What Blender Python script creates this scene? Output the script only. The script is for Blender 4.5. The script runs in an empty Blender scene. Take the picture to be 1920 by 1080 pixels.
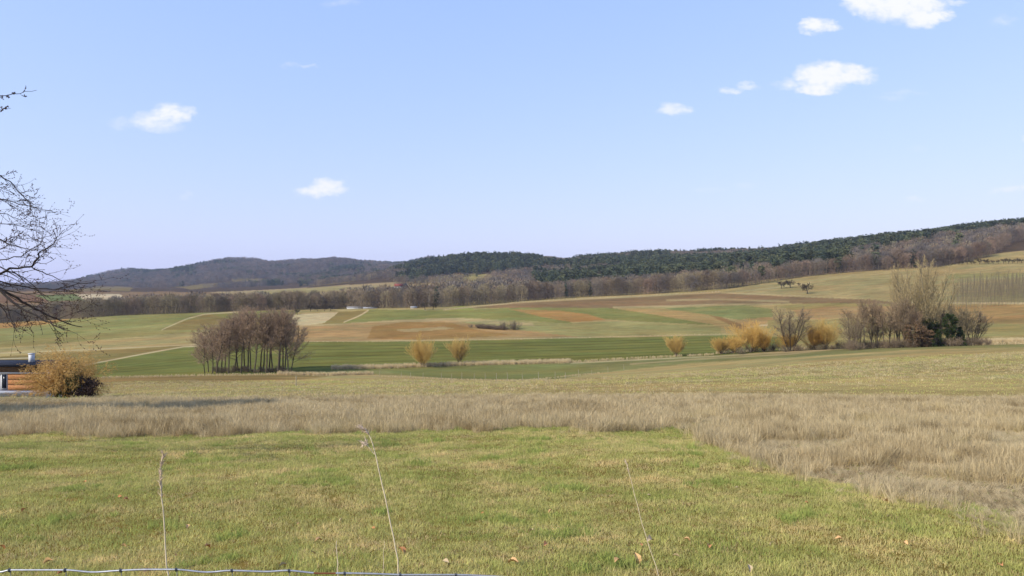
import bpy, math, random
import numpy as np
from mathutils import Vector

S = bpy.context.scene
COL = S.collection
F = 1386.667            # focal length in pixels of the 1920 px wide picture
RD = math.radians

# ------------------------------------------------------------------ camera
cam = bpy.data.cameras.new('camera'); cam.lens = 26.0; cam.sensor_width = 36.0
cam.clip_start = 0.1; cam.clip_end = 40000
camo = bpy.data.objects.new('camera', cam); COL.objects.link(camo)
camo.location = (0, 0, 0); camo.rotation_euler = (RD(90), 0, 0)
S.camera = camo
S.view_settings.view_transform = 'Standard'; S.view_settings.look = 'None'
S.view_settings.exposure = 0.75; S.view_settings.gamma = 1.0
S.render.engine = 'CYCLES'
S.cycles.max_bounces = 6; S.cycles.transparent_max_bounces = 16
S.cycles.volume_bounces = 0

# ------------------------------------------------------------------ sun and sky
SUN_EL = RD(36); SD = Vector((-0.86, -0.50, 0)).normalized()
sdir = Vector((SD.x*math.cos(SUN_EL), SD.y*math.cos(SUN_EL), math.sin(SUN_EL)))
sl = bpy.data.lights.new('sun', 'SUN'); sl.energy = 3.1; sl.angle = RD(0.5); sl.color = (1.0, 0.945, 0.87)
so = bpy.data.objects.new('sun', sl); COL.objects.link(so)
so.rotation_euler = sdir.to_track_quat('Z', 'Y').to_euler(); so.location = sdir*200

W = bpy.data.worlds.new('World'); S.world = W; W.use_nodes = True
nt = W.node_tree; nt.nodes.clear()
def N(t, **k):
    n = nt.nodes.new(t)
    for a, b in k.items(): setattr(n, a, b)
    return n
def LK(a, b): nt.links.new(a, b)
def MA(op, a, b=None, c=None, clamp=False):
    n = N('ShaderNodeMath', operation=op, use_clamp=clamp)
    for i, x in enumerate((a, b, c)):
        if x is None: continue
        if isinstance(x, (int, float)): n.inputs[i].default_value = x
        else: LK(x, n.inputs[i])
    return n.outputs[0]
wout = N('ShaderNodeOutputWorld'); bg = N('ShaderNodeBackground'); LK(bg.outputs[0], wout.inputs[0])
sky = N('ShaderNodeTexSky', sky_type='NISHITA'); sky.sun_disc = False
sky.sun_elevation = SUN_EL; sky.sun_rotation = math.atan2(SD.x, SD.y)
sky.altitude = 300; sky.air_density = 1.25; sky.dust_density = 1.0; sky.ozone_density = 1.6
bg.inputs[1].default_value = 0.15
tc = N('ShaderNodeTexCoord'); sep = N('ShaderNodeSeparateXYZ'); LK(tc.outputs['Generated'], sep.inputs[0])
yy = MA('MAXIMUM', sep.outputs[1], 0.02)
cx = MA('DIVIDE', sep.outputs[0], yy); cz = MA('DIVIDE', sep.outputs[2], yy)
cmb = N('ShaderNodeCombineXYZ'); LK(cx, cmb.inputs[0]); LK(cz, cmb.inputs[1])
# fair-weather clouds, fixed in direction (tangent of azimuth, tangent of height): centre, radii, strength
CL = [(1690,5,92,40,1.0),(1735,30,48,24,1.0),(1625,5,45,24,.95),(1790,4,26,10,.5),
      (1530,48,34,18,.85),(1552,50,26,12,.7),
      (1545,142,58,30,1.0),(1600,140,46,20,.9),(1535,168,44,14,.9),(1478,158,34,12,.5),
      (1372,168,26,8,.48),(1404,160,24,9,.5),
      (1262,206,32,15,.62),(1280,204,20,11,.5),
      (322,214,42,24,.78),(288,226,58,20,.62),(232,230,36,14,.22),(300,240,50,12,.3),
      (612,350,32,18,.85),(588,360,36,13,.75),(636,356,22,9,.6),
      (580,122,30,6,.2),(544,122,24,6,.18),(1890,358,40,7,.45),(1925,353,24,6,.5),
      (1700,175,44,7,.18),(1670,184,36,6,.14),(1880,42,30,12,.2),(1330,355,40,10,.16),(1400,346,30,9,.14),
      (1715,372,22,7,.25),(1720,276,22,10,.12),(345,368,20,10,.18),(640,4,40,10,.16),(1918,258,14,6,.3),(1000,300,120,6,.03)]
nz = N('ShaderNodeTexNoise'); nz.inputs['Scale'].default_value = 34; nz.inputs['Detail'].default_value = 8; nz.inputs['Roughness'].default_value = .62
mpz = N('ShaderNodeMapping'); mpz.inputs['Scale'].default_value = (1, 1.7, 1); LK(cmb.outputs[0], mpz.inputs[0]); LK(mpz.outputs[0], nz.inputs['Vector'])
warp = N('ShaderNodeVectorMath', operation='SUBTRACT'); LK(nz.outputs['Color'], warp.inputs[0]); warp.inputs[1].default_value = (.5, .5, .5)
wsc = N('ShaderNodeVectorMath', operation='MULTIPLY'); LK(warp.outputs[0], wsc.inputs[0]); wsc.inputs[1].default_value = (.05, .026, 0)
wad = N('ShaderNodeVectorMath', operation='ADD'); LK(cmb.outputs[0], wad.inputs[0]); LK(wsc.outputs[0], wad.inputs[1])
acc = None
for (u, v, a, b, st) in CL:
    s1 = N('ShaderNodeVectorMath', operation='SUBTRACT'); LK(wad.outputs[0], s1.inputs[0]); s1.inputs[1].default_value = ((u-960)/F, (540-v)/F, 0)
    s2 = N('ShaderNodeVectorMath', operation='MULTIPLY'); LK(s1.outputs[0], s2.inputs[0]); s2.inputs[1].default_value = (F/a/1.15, F/b/1.15, 0)
    s3 = N('ShaderNodeVectorMath', operation='DOT_PRODUCT'); LK(s2.outputs[0], s3.inputs[0]); LK(s2.outputs[0], s3.inputs[1])
    q = MA('SUBTRACT', 1.0, s3.outputs['Value'], clamp=True)
    q = MA('MULTIPLY', q, st if st > .35 else st*1.35+.04)
    if acc is None: acc = q
    else:
        mx = N('ShaderNodeMath', operation='SMOOTH_MAX'); LK(acc, mx.inputs[0]); LK(q, mx.inputs[1]); mx.inputs[2].default_value = .06; acc = mx.outputs[0]
nz2 = N('ShaderNodeTexNoise'); nz2.inputs['Scale'].default_value = 70; nz2.inputs['Detail'].default_value = 7; nz2.inputs['Roughness'].default_value = .6; LK(mpz.outputs[0], nz2.inputs['Vector'])
den = MA('MULTIPLY', acc, MA('MULTIPLY_ADD', nz2.outputs[0], 1.9, 0.2))
den = MA('SUBTRACT', den, 0.05, clamp=True)
mr = N('ShaderNodeMapRange', interpolation_type='SMOOTHSTEP'); mr.inputs['From Max'].default_value = 1.0; LK(den, mr.inputs['Value'])
cld = MA('MULTIPLY', mr.outputs[0], MA('GREATER_THAN', sep.outputs[1], .05))
CLOUD_COL = (3.95, 4.0, 4.25, 1)
sp_ = N('ShaderNodeSeparateColor'); cb_ = N('ShaderNodeCombineColor'); LK(sky.outputs[0], sp_.inputs[0])
for i_, (pw_, k_) in enumerate(((.56, 1.24), (.44, 1.56), (.12, 3.6))):     # softer sky contrast, as the camera rendered it
    LK(MA('MULTIPLY', MA('POWER', sp_.outputs[i_], pw_), k_), cb_.inputs[i_])
mixc = N('ShaderNodeMix', data_type='RGBA'); LK(cld, mixc.inputs['Factor']); LK(cb_.outputs[0], mixc.inputs[6]); mixc.inputs[7].default_value = CLOUD_COL
LK(mixc.outputs[2], bg.inputs[0])

# ------------------------------------------------------------------ helpers
def lin(c):
    return tuple((x/255/12.92 if x/255 <= .04045 else ((x/255+.055)/1.055)**2.4) for x in c)
ALB = 0.62
def alb(c, k=1.0): return tuple(x*ALB*k for x in lin(c))

def tag(o, label=None, cat=None, group=None, kind=None):
    if label: o['label'] = label
    if cat: o['category'] = cat
    if group: o['group'] = group
    if kind: o['kind'] = kind
    return o

def mesh(name, V, Q=None, T=None, mat=None, smooth=False):
    m = bpy.data.meshes.new(name)
    V = np.asarray(V, np.float32)
    Q = np.zeros((0, 4), np.int32) if Q is None or len(Q) == 0 else np.asarray(Q, np.int32)
    T = np.zeros((0, 3), np.int32) if T is None or len(T) == 0 else np.asarray(T, np.int32)
    m.vertices.add(len(V)); m.vertices.foreach_set('co', V.ravel())
    nl = Q.size + T.size
    m.loops.add(nl); m.loops.foreach_set('vertex_index', np.concatenate([Q.ravel(), T.ravel()]).astype(np.int32))
    npoly = len(Q)+len(T); m.polygons.add(npoly)
    st = np.concatenate([np.arange(len(Q))*4, len(Q)*4+np.arange(len(T))*3]).astype(np.int32)
    m.polygons.foreach_set('loop_start', st)
    if smooth: m.polygons.foreach_set('use_smooth', np.ones(npoly, bool))
    m.update(calc_edges=True)
    if mat:
        for mm in (mat if isinstance(mat, list) else [mat]): m.materials.append(mm)
    return m
def obj(name, m, parent=None, loc=(0, 0, 0)):
    o = bpy.data.objects.new(name, m); COL.objects.link(o); o.location = loc
    if parent: o.parent = parent
    return o
def empty(name, loc=(0, 0, 0), rz=0, sc=1):
    o = bpy.data.objects.new(name, None); COL.objects.link(o); o.empty_display_size = .3
    o.location = loc; o.rotation_euler = (0, 0, rz); o.scale = (sc,)*3 if isinstance(sc, (int, float)) else sc
    return o
def copy_tree(o, parent=None):
    c = o.copy(); COL.objects.link(c); c.parent = parent
    for ch in list(o.children): copy_tree(ch, c)
    return c

class MB:                                        # collects boxes / tubes / quads
    def __init__(s): s.V = []; s.Q = []; s.T = []; s.n = 0
    def add(s, V, Q=None, T=None):
        V = np.asarray(V, float).reshape(-1, 3)
        if Q is not None and len(Q): s.Q.append(np.asarray(Q)+s.n)
        if T is not None and len(T): s.T.append(np.asarray(T)+s.n)
        s.V.append(V); s.n += len(V); return s
    def box(s, x0, x1, y0, y1, z0, z1):
        V = [(x0,y0,z0),(x1,y0,z0),(x1,y1,z0),(x0,y1,z0),(x0,y0,z1),(x1,y0,z1),(x1,y1,z1),(x0,y1,z1)]
        return s.add(V, [(0,3,2,1),(4,5,6,7),(0,1,5,4),(1,2,6,5),(2,3,7,6),(3,0,4,7)])
    def segs(s, sg, sides=4):
        V, Q = tubes(sg, sides); return s.add(V, Q)
    def mesh(s, name, mat, smooth=False):
        return mesh(name, np.concatenate(s.V), np.concatenate(s.Q) if s.Q else None, np.concatenate(s.T) if s.T else None, mat, smooth)

def tubes(sg, sides=4):
    sg = np.asarray(sg, float).reshape(-1, 8); p0, p1, r0, r1 = sg[:, :3], sg[:, 3:6], sg[:, 6], sg[:, 7]
    d = p1-p0; d /= np.linalg.norm(d, axis=1, keepdims=True)+1e-9
    ref = np.where(np.abs(d[:, 2:3]) < .9, np.array([[0, 0, 1.]]), np.array([[1., 0, 0]]))
    a = np.cross(d, ref); a /= np.linalg.norm(a, axis=1, keepdims=True)+1e-9
    b = np.cross(d, a)
    ang = np.arange(sides)*2*math.pi/sides
    off = a[:, None, :]*np.cos(ang)[None, :, None]+b[:, None, :]*np.sin(ang)[None, :, None]
    V = np.concatenate([p0[:, None]+off*r0[:, None, None], p1[:, None]+off*r1[:, None, None]], 1).reshape(-1, 3)
    i = np.arange(len(sg))[:, None]*2*sides; k = np.arange(sides)[None]; k2 = (k+1) % sides
    Q = np.stack([i+k, i+k2, i+k2+sides, i+k+sides], -1).reshape(-1, 4)
    return V, Q
def ribbons(sg, R):                              # thin flat twigs: tapered to a point
    sg = np.asarray(sg, float).reshape(-1, 8); p0, p1, r0 = sg[:, :3], sg[:, 3:6], sg[:, 6]
    d = p1-p0; d /= np.linalg.norm(d, axis=1, keepdims=True)+1e-9
    a = np.cross(d, R.normal(size=d.shape)); a /= np.linalg.norm(a, axis=1, keepdims=True)+1e-9
    V = np.stack([p0-a*r0[:, None], p0+a*r0[:, None], p1], 1).reshape(-1, 3)
    return V, np.arange(len(V)).reshape(-1, 3)
def polytube(pts, r, sides=6):
    pts = [np.array(p, float) for p in pts]; n = len(pts)
    rr = r if hasattr(r, '__len__') else [r]*n
    return [np.concatenate([pts[i], pts[i+1], [rr[i], rr[i+1]]]) for i in range(n-1)]

# ------------------------------------------------------------------ materials
def newmat(name):
    m = bpy.data.materials.new(name); m.use_nodes = True
    t = m.node_tree; b = t.nodes['Principled BSDF']; b.inputs['Roughness'].default_value = .85
    b.inputs['Specular IOR Level'].default_value = .15
    return m, t, b
def simple(name, c, rough=.7, metal=0, k=1.0, var=.15, scale=3.0, rnd=0.0, hue=None, transl=0.0):
    """colour with object-space noise and a per-object random shift; hue: a second colour mixed by the random"""
    m, t, b = newmat(name); L = t.links.new; b.inputs['Roughness'].default_value = rough; b.inputs['Metallic'].default_value = metal
    n = t.nodes.new('ShaderNodeTexNoise'); n.inputs['Scale'].default_value = scale; n.inputs['Detail'].default_value = 4
    g = t.nodes.new('ShaderNodeTexCoord'); L(g.outputs['Object'], n.inputs['Vector'])
    mr = t.nodes.new('ShaderNodeMapRange'); mr.inputs['From Min'].default_value = .3; mr.inputs['From Max'].default_value = .7
    mr.inputs['To Min'].default_value = 1-var; mr.inputs['To Max'].default_value = 1+var; L(n.outputs[0], mr.inputs[0])
    oi = t.nodes.new('ShaderNodeObjectInfo')
    m2 = t.nodes.new('ShaderNodeMapRange'); m2.inputs['To Min'].default_value = 1-rnd; m2.inputs['To Max'].default_value = 1+rnd; L(oi.outputs['Random'], m2.inputs[0])
    mu = t.nodes.new('ShaderNodeMath'); mu.operation = 'MULTIPLY'; L(mr.outputs[0], mu.inputs[0]); L(m2.outputs[0], mu.inputs[1])
    mix = t.nodes.new('ShaderNodeMix'); mix.data_type = 'RGBA'; mix.inputs[6].default_value = (*alb(c, k), 1); mix.inputs[7].default_value = (*alb(hue or c, k), 1)
    fr = t.nodes.new('ShaderNodeMath'); fr.operation = 'FRACT'; f2 = t.nodes.new('ShaderNodeMath'); f2.operation = 'MULTIPLY'; f2.inputs[1].default_value = 7.31
    L(oi.outputs['Random'], f2.inputs[0]); L(f2.outputs[0], fr.inputs[0]); L(fr.outputs[0], mix.inputs['Factor'])
    vm = t.nodes.new('ShaderNodeVectorMath'); vm.operation = 'SCALE'; L(mix.outputs[2], vm.inputs[0]); L(mu.outputs[0], vm.inputs['Scale'])
    L(vm.outputs[0], b.inputs['Base Color'])
    if transl:
        tr = t.nodes.new('ShaderNodeBsdfTranslucent'); L(vm.outputs[0], tr.inputs[0])
        ms = t.nodes.new('ShaderNodeMixShader'); ms.inputs[0].default_value = transl
        L(b.outputs[0], ms.inputs[1]); L(tr.outputs[0], ms.inputs[2]); L(ms.outputs[0], t.nodes['Material Output'].inputs[0])
    return m
def grassmat(name, cols, scale=.35, k=1.0, transl=.35, rnd=.25, fine=2.5):
    """colours chosen by world-position noise so that blades change tone in patches"""
    m, t, b = newmat(name); L = t.links.new
    g = t.nodes.new('ShaderNodeNewGeometry')
    n = t.nodes.new('ShaderNodeTexNoise'); n.inputs['Scale'].default_value = scale; n.inputs['Detail'].default_value = 6; n.inputs['Roughness'].default_value = .65
    L(g.outputs['Position'], n.inputs['Vector'])
    cr = t.nodes.new('ShaderNodeValToRGB'); e = cr.color_ramp.elements
    while len(e) < len(cols): e.new(.5)
    for i, c in enumerate(cols): e[i].position = .33+.34*i/(len(cols)-1); e[i].color = (*alb(c, k), 1)
    oi = t.nodes.new('ShaderNodeObjectInfo')
    ad = t.nodes.new('ShaderNodeMath'); ad.operation = 'MULTIPLY_ADD'; L(oi.outputs['Random'], ad.inputs[0]); ad.inputs[1].default_value = .16
    sb = t.nodes.new('ShaderNodeMath'); sb.operation = 'SUBTRACT'; L(n.outputs[0], sb.inputs[0]); sb.inputs[1].default_value = .08; L(sb.outputs[0], ad.inputs[2])
    L(ad.outputs[0], cr.inputs[0])
    n2 = t.nodes.new('ShaderNodeTexNoise'); n2.inputs['Scale'].default_value = fine; n2.inputs['Detail'].default_value = 3; L(g.outputs['Position'], n2.inputs['Vector'])
    fr = t.nodes.new('ShaderNodeMath'); fr.operation = 'MULTIPLY'; fr.inputs[1].default_value = 13.7; L(oi.outputs['Random'], fr.inputs[0])
    f3 = t.nodes.new('ShaderNodeMath'); f3.operation = 'FRACT'; L(fr.outputs[0], f3.inputs[0])
    a2 = t.nodes.new('ShaderNodeMath'); a2.operation = 'MULTIPLY_ADD'; L(n2.outputs[0], a2.inputs[0]); a2.inputs[1].default_value = .7; a2.inputs[2].default_value = .65-rnd/2
    a3 = t.nodes.new('ShaderNodeMath'); a3.operation = 'MULTIPLY_ADD'; L(f3.outputs[0], a3.inputs[0]); a3.inputs[1].default_value = rnd; L(a2.outputs[0], a3.inputs[2])
    vm = t.nodes.new('ShaderNodeVectorMath'); vm.operation = 'SCALE'; L(cr.outputs[0], vm.inputs[0]); L(a3.outputs[0], vm.inputs['Scale'])
    L(vm.outputs[0], b.inputs['Base Color'])
    tr = t.nodes.new('ShaderNodeBsdfTranslucent'); L(vm.outputs[0], tr.inputs[0])
    ms = t.nodes.new('ShaderNodeMixShader'); ms.inputs[0].default_value = transl
    L(b.outputs[0], ms.inputs[1]); L(tr.outputs[0], ms.inputs[2]); L(ms.outputs[0], t.nodes['Material Output'].inputs[0])
    return m

# ------------------------------------------------------------------ terrain: height as sight-line rows per distance
UC = np.array([-700, 0, 240, 480, 720, 960, 1200, 1440, 1680, 1920, 2600.])
TT = {
 45:  [747]*11,
 60:  [760,757,750,742,738,735,732,727,720,712,700],
 95:  [765,755,738,730,725,720,714,706,696,686,660],
 140: [748,735,720,716,712,712,704,690,674,662,630],
 185: [722,712,706,701,702,706,695,675,656,646,610],
 210: [712,703,698,692,688,686,676,662,650,643,600],
 250: [697,690,686,680,672,664,660,652,644,637,585],
 350: [674,664,653,645,640,637,636,630,610,590,540],
 400: [654,642,632,624,618,614,608,600,584,566,505],
 460: [630,620,608,602,596,590,584,572,555,538,475],
 520: [614,606,590,584,579,571,564,552,532,512,450],
 600: [612,604,588,581,575,564,551,529,507,481,425],
 700: [608,600,584,578,571,558,543,518,490,456,405],
 900: [580,575,572,568,556,545,526,500,468,438,385],
 1100:[560,558,558,556,542,528,510,488,459,431,375],
 1400:[549,548,548,547,524,508,496,482,452,426,372],
 1700:[546,545,543,541,510,489,484,477,449,428,372],
 2000:[545,543,541,538,518,496,490,484,458,436,385],
 2600:[543,541,532,520,512,506,500,495,480,460,410],
 3500:[543,540,512,491,495,500,500,500,495,490,450],
 4600:[544,543,540,535,530,530,530,525,520,510,480],
 7000:[542]*11}
YK = np.array(sorted(TT)); TV = np.array([TT[k] for k in YK], float)
def pchip(x, y, xi):
    h = np.diff(x); dl = np.diff(y, axis=0)/h[:, None]
    d = np.zeros_like(y)
    w1 = (2*h[1:]+h[:-1])[:, None]; w2 = (h[1:]+2*h[:-1])[:, None]
    s = (dl[1:]*dl[:-1]) > 0
    with np.errstate(all='ignore'):
        dd = (w1+w2)/(w1/dl[:-1]+w2/dl[1:])
    d[1:-1] = np.where(s, dd, 0); d[0] = dl[0]; d[-1] = dl[-1]
    k = np.clip(np.searchsorted(x, xi)-1, 0, len(x)-2); t = ((xi-x[k])/h[k])[:, None]; hh = h[k][:, None]
    return (y[k]*(1+2*t)*(1-t)**2+d[k]*hh*t*(1-t)**2+y[k+1]*t*t*(3-2*t)+d[k+1]*hh*t*t*(t-1))
LYG = np.linspace(math.log(45), math.log(7000), 1400); UG = np.linspace(-700, 2600, 661)
VT = pchip(np.log(YK), TV, LYG)                  # rows: distance, columns UC
VT = pchip(UC, VT.T.copy(), UG).T                # rows: distance, columns UG
# fine skyline of the far wooded hill and of the nearer ridge
def curve(pts): p = np.array(pts, float); return lambda u: np.interp(u, p[:, 0], p[:, 1])
hill = curve([(-700,543),(0,541),(90,537),(140,531),(180,523),(255,510),(300,508),(370,501),(420,495),(475,489),(540,490),(600,492),(650,490),(740,493),(850,491),(960,498),(2600,500)])
ridge = curve([(-700,545),(560,541),(700,520),(760,505),(800,496),(870,488),(905,486),(960,486),(1000,490),(1060,495),(1110,488),(1180,482),(1250,481),(1330,482),(1440,477),(1560,466),(1640,455),(1700,447),(1760,443),(1800,437),(1850,431),(1920,427),(2600,372)])
Yg = np.exp(LYG)
w = np.exp(-((LYG-math.log(3500))/.16)**2)[:, None]; k0 = np.argmin(abs(Yg-3500)); VT += w*(hill(UG)-VT[k0])[None]
w = np.exp(-((LYG-math.log(1700))/.12)**2)[:, None]; k0 = np.argmin(abs(Yg-1700)); VT += w*(ridge(UG)-VT[k0])[None]
def vrow(u, Y):
    a = np.clip((np.log(np.maximum(Y, 45))-LYG[0])/(LYG[1]-LYG[0]), 0, len(LYG)-1.001); b = np.clip((u-UG[0])/(UG[1]-UG[0]), 0, len(UG)-1.001)
    i = a.astype(int); j = b.astype(int); fa = a-i; fb = b-j
    return (VT[i, j]*(1-fa)*(1-fb)+VT[i+1, j]*fa*(1-fb)+VT[i, j+1]*(1-fa)*fb+VT[i+1, j+1]*fa*fb)
def gz(x, y):
    x = np.asarray(x, float); y = np.asarray(y, float); x, y = np.broadcast_arrays(x, y)
    near = -(2.0+.105*y) + .035*np.sin(x*.9+y*.35)+.03*np.sin(x*.37-y*.83+1)+.12*np.sin(x*.11+.7)*np.clip(y/30, 0, 1)
    yc = np.maximum(y, 45)
    far = -(vrow(960+F*x/yc, yc)-540)/F*yc
    far = far + np.clip((y-50)/150, 0, 1)*(.22*np.sin(x*.021+y*.033)+.16*np.sin(x*.055-y*.017+2))
    a = 7*np.clip((y-1900)/900, 0, 1)+1.6*np.clip((y-900)/500, 0, 1)
    rdg = (1-2*np.abs(np.sin(x/150+.6*np.sin(y/300)+.3*np.sin(x/61))))+.6*np.sin(x/83+y/190)+.5*np.sin(x/47-y/120+1)
    far = far+a*rdg*np.clip((4300-y)/900, 0, 1)
    w = np.clip((y-38)/24, 0, 1); w = w*w*(3-2*w)
    return near*(1-w)+far*w
def hit(u, v, ymin=45):
    ys = Yg[Yg >= ymin]; vv = vrow(np.full(len(ys), float(u)), ys); k = np.nonzero(vv <= v)[0]
    return float(ys[k[0]]) if len(k) else float(ys[-1])
def at(u, Y):
    x = (u-960)/F*Y; return (x, Y, float(gz(x, Y)))
def px(u, v, Y): return np.array([(u-960)/F*Y, Y, (540-v)/F*Y])
def near_hit(u, v):                              # on the slope in front of the camera
    s = (v-540)/F; Y = 2.0/(s-.105); return at(u, Y)

base = curve([(-300,616),(0,605),(150,597),(240,590),(480,584),(640,579),(800,578),(960,566),(1100,558),(1200,553),(1350,544),(1420,533),(1500,520),(1640,508),(1760,501),(1800,494),(1850,482),(1885,462),(1905,452),(1960,444),(2400,400)])

# ground sheet
def smix(a, b, n): return np.linspace(a, b, n, endpoint=False)
rows = np.concatenate([smix(-70, -4, 14), smix(-4, 45, 110), np.exp(smix(math.log(45), math.log(1300), 480)), np.exp(np.linspace(math.log(1300), math.log(6900), 90))])
tcol = np.concatenate([smix(-1.9, -.78, 40), smix(-.78, .78, 1060), np.linspace(.78, 1.9, 41)])
Wd = np.sqrt(np.maximum(rows, 0)**2+24.0**2)
X = tcol[None]*Wd[:, None]; Y = np.repeat(rows[:, None], len(tcol), 1); Z = gz(X, Y)
nr, nc = X.shape
Vt = np.stack([X, Y, Z], -1).reshape(-1, 3)
ii = (np.arange(nr-1)[:, None]*nc+np.arange(nc-1)[None]).ravel()
Qt = np.stack([ii, ii+1, ii+nc+1, ii+nc], -1)

# ------------------------------------------------------------------ the fields, as colours of the soil and crops
C = {'past': (172,156,106), 'green': (124,126,70), 'green2': (136,135,80), 'lgreen': (150,146,92), 'olive': (156,143,92), 'obrown': (144,128,80),
     'tan': (180,162,118), 'brown': (170,143,98), 'obr': (172,136,84), 'dkb': (142,118,86), 'straw': (198,180,138), 'pale': (210,192,156),
     'wood': (92,78,64), 'ggrey': (140,136,88), 'meadow': (166,150,104), 'soil': (118,104,66), 'tallg': (160,142,106)}
Uv = (960+F*Vt[:, 0]/np.maximum(Vt[:, 1], 1)); Vv = 540-F*Vt[:, 2]/np.maximum(Vt[:, 1], 1); Yv = Vt[:, 1]
def wob(s, a, ph=0):
    return a*(np.sin(Vt[:, 0]/s+ph)+np.sin(Vt[:, 1]/s*1.3+ph*2)+np.sin((Vt[:, 0]*.7+Vt[:, 1]*.5)/s*2.3+1))/3
Uj = Uv+wob(17, 3.5); Vj = Vv+wob(23, .7, 1)
colr = np.tile(np.array(lin(C['past'])), (len(Vt), 1))
def inpoly(P, U, V):
    P = np.asarray(P, float); c = np.zeros(len(U), bool)
    for i in range(len(P)):
        x0, y0 = P[i]; x1, y1 = P[i-1]
        if y0 == y1: continue
        c ^= ((y0 > V) != (y1 > V)) & (U < (x1-x0)*(V-y0)/(y1-y0)+x0)
    return c
def paint(P, c, ya=52, yb=640, k=1.0):
    A = np.array(P, float)
    s = np.nonzero((Yv > ya) & (Yv < yb) & (Uv > A[:, 0].min()-8) & (Uv < A[:, 0].max()+8) & (Vv > A[:, 1].min()-3) & (Vv < A[:, 1].max()+3))[0]
    q = s[inpoly(P, Uj[s], Vj[s])]; cc = np.array(lin(C[c] if isinstance(c, str) else c)); colr[q] = colr[q]*(1-k)+cc*k
def line(P, c, wd=.8, ya=52, yb=640, k=1.0):
    A = np.array(P, float)
    s = np.nonzero((Yv > ya) & (Yv < yb) & (Uv > A[:, 0].min()) & (Uv < A[:, 0].max()) & (Vv > A[:, 1].min()-4) & (Vv < A[:, 1].max()+4))[0]
    o = np.argsort(A[:, 0]); vl = np.interp(Uj[s], A[o, 0], A[o, 1]); q = np.clip(1.4-np.abs(Vv[s]-vl)/wd, 0, 1)[:, None]*k
    colr[s] = colr[s]*(1-q)+np.array(lin(C[c] if isinstance(c, str) else c))*q
# far side of the tree line
s = (Yv > 640); colr[s] = lin(C['wood'])
paint([(-300,600),(-300,545),(480,548),(700,540),(930,526),(945,545),(700,572),(400,583),(0,600)], 'dkb', 560, 1800)
paint([(380,549),(560,540),(700,531),(760,527),(925,526),(935,560),(600,565),(560,556)], 'tan', 560, 1800, .8)
paint([(700,540),(930,536),(935,560),(700,565)], 'brown', 560, 1800, .6)
paint([(480,546),(640,537),(690,545),(500,552)], 'lgreen', 560, 1800, .5)
paint([(60,554),(143,551),(168,563),(95,565)], (122,130,78), 560, 1800)
paint([(140,552),(223,551),(240,562),(162,563)], 'pale', 560, 1800)
paint([(-50,556),(60,552),(95,565),(-50,570)], (130,100,72), 560, 1800)
paint([(780,527),(850,514),(920,514),(926,527)], 'olive', 560, 1800)
for P in ([(130,544),(190,536),(250,540),(240,546),(140,548)], [(330,538),(420,529),(500,524),(520,528),(420,536),(360,543)], [(420,526),(450,520),(500,523),(470,527)],
          [(640,530),(720,522),(800,515),(780,524),(700,530)], [(560,534),(640,527),(700,528),(600,536)]): paint(P, 'obrown', 1500, 3000, .7)
paint([(1045,528),(1090,522),(1100,527),(1060,532)], 'olive', 640, 1800)
# near side: base of the left slope
paint([(-300,620),(0,606),(150,597),(300,587),(480,584),(560,582),(550,606),(370,622),(0,652),(-300,670)], 'lgreen')
paint([(-300,620),(0,606),(135,598),(95,607),(0,616),(-300,632)], 'obr')
paint([(60,640),(200,618),(330,606),(380,590),(300,590),(150,612),(20,632)], 'green2', k=.55)
paint([(0,640),(180,628),(370,622),(370,634),(180,640),(0,652)], 'obrown', k=.5)
paint([(305,619),(350,600),(385,590),(450,584),(557,583),(553,600),(480,613),(372,619)], 'obrown')
paint([(395,589),(450,584),(562,582),(556,590),(480,596),(430,597)], 'green2')
paint([(-300,672),(0,652),(372,622),(470,612),(560,606),(570,640),(370,648),(160,658),(0,668),(-300,690)], 'past')
paint([(-300,690),(0,669),(160,659),(360,647),(350,651),(250,667),(165,683),(140,692),(0,696),(-300,710)], 'obrown')
line([(0,662),(160,656),(370,646),(560,640)], 'straw', 1.2, k=.7); line([(0,673),(60,671)], 'pale', 1.0)
line([(303,619),(335,604),(350,598),(385,589),(450,585)], 'straw', 1.0)
# brown fields in the middle
paint([(548,641),(548,612),(600,607),(760,600),(850,600),(905,607),(1000,620),(1100,631),(1000,637),(800,640)], 'brown')
paint([(690,634),(700,612),(760,603),(850,606),(890,618),(960,628),(880,633),(780,637)], (152,120,70), k=.75)
paint([(740,618),(830,612),(850,616),(760,622)], 'tan', k=.7)
paint([(850,600),(960,598),(1065,606),(1180,603),(1350,612),(1352,629),(1100,633),(1000,622),(905,612)], (158,150,98))
paint([(560,608),(700,600),(850,596),(1000,606),(1000,612),(850,603),(700,605),(560,614)], 'tan', k=.8)
paint([(608,608),(622,590),(700,580),(830,582),(960,578),(1050,588),(1075,607),(980,601),(860,596),(740,600),(640,607)], 'green2')
paint([(598,608),(626,584),(692,582),(645,606)], 'obrown'); line([(645,605),(668,594),(692,582)], 'straw', 1.3)
paint([(545,611),(548,590),(590,587),(632,585),(610,606),(580,610)], 'straw')
paint([(820,582),(865,573),(885,576),(890,581)], (152,154,86))
paint([(878,577),(960,570),(1060,571),(1155,578),(1060,586),(960,579)], 'green2', k=.8)
paint([(955,580),(1055,583),(1105,590),(1135,600),(1075,604),(1020,595)], 'obr')
paint([(1050,583),(1150,577),(1240,592),(1345,610),(1200,603),(1135,599),(1100,589)], 'green2')
paint([(1150,578),(1255,578),(1340,592),(1405,612),(1395,620),(1365,618),(1330,607),(1240,592)], (172,148,98))
paint([(1330,590),(1350,593),(1410,613),(1392,620)], (145,112,74), k=.8)
paint([(1240,578),(1400,573),(1450,580),(1450,594),(1385,599),(1335,591)], (140,140,88))
paint([(1375,600),(1440,595),(1462,601),(1400,613)], (170,142,96)); line([(1400,614),(1440,609),(1465,598)], 'pale', 1.0)
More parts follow.
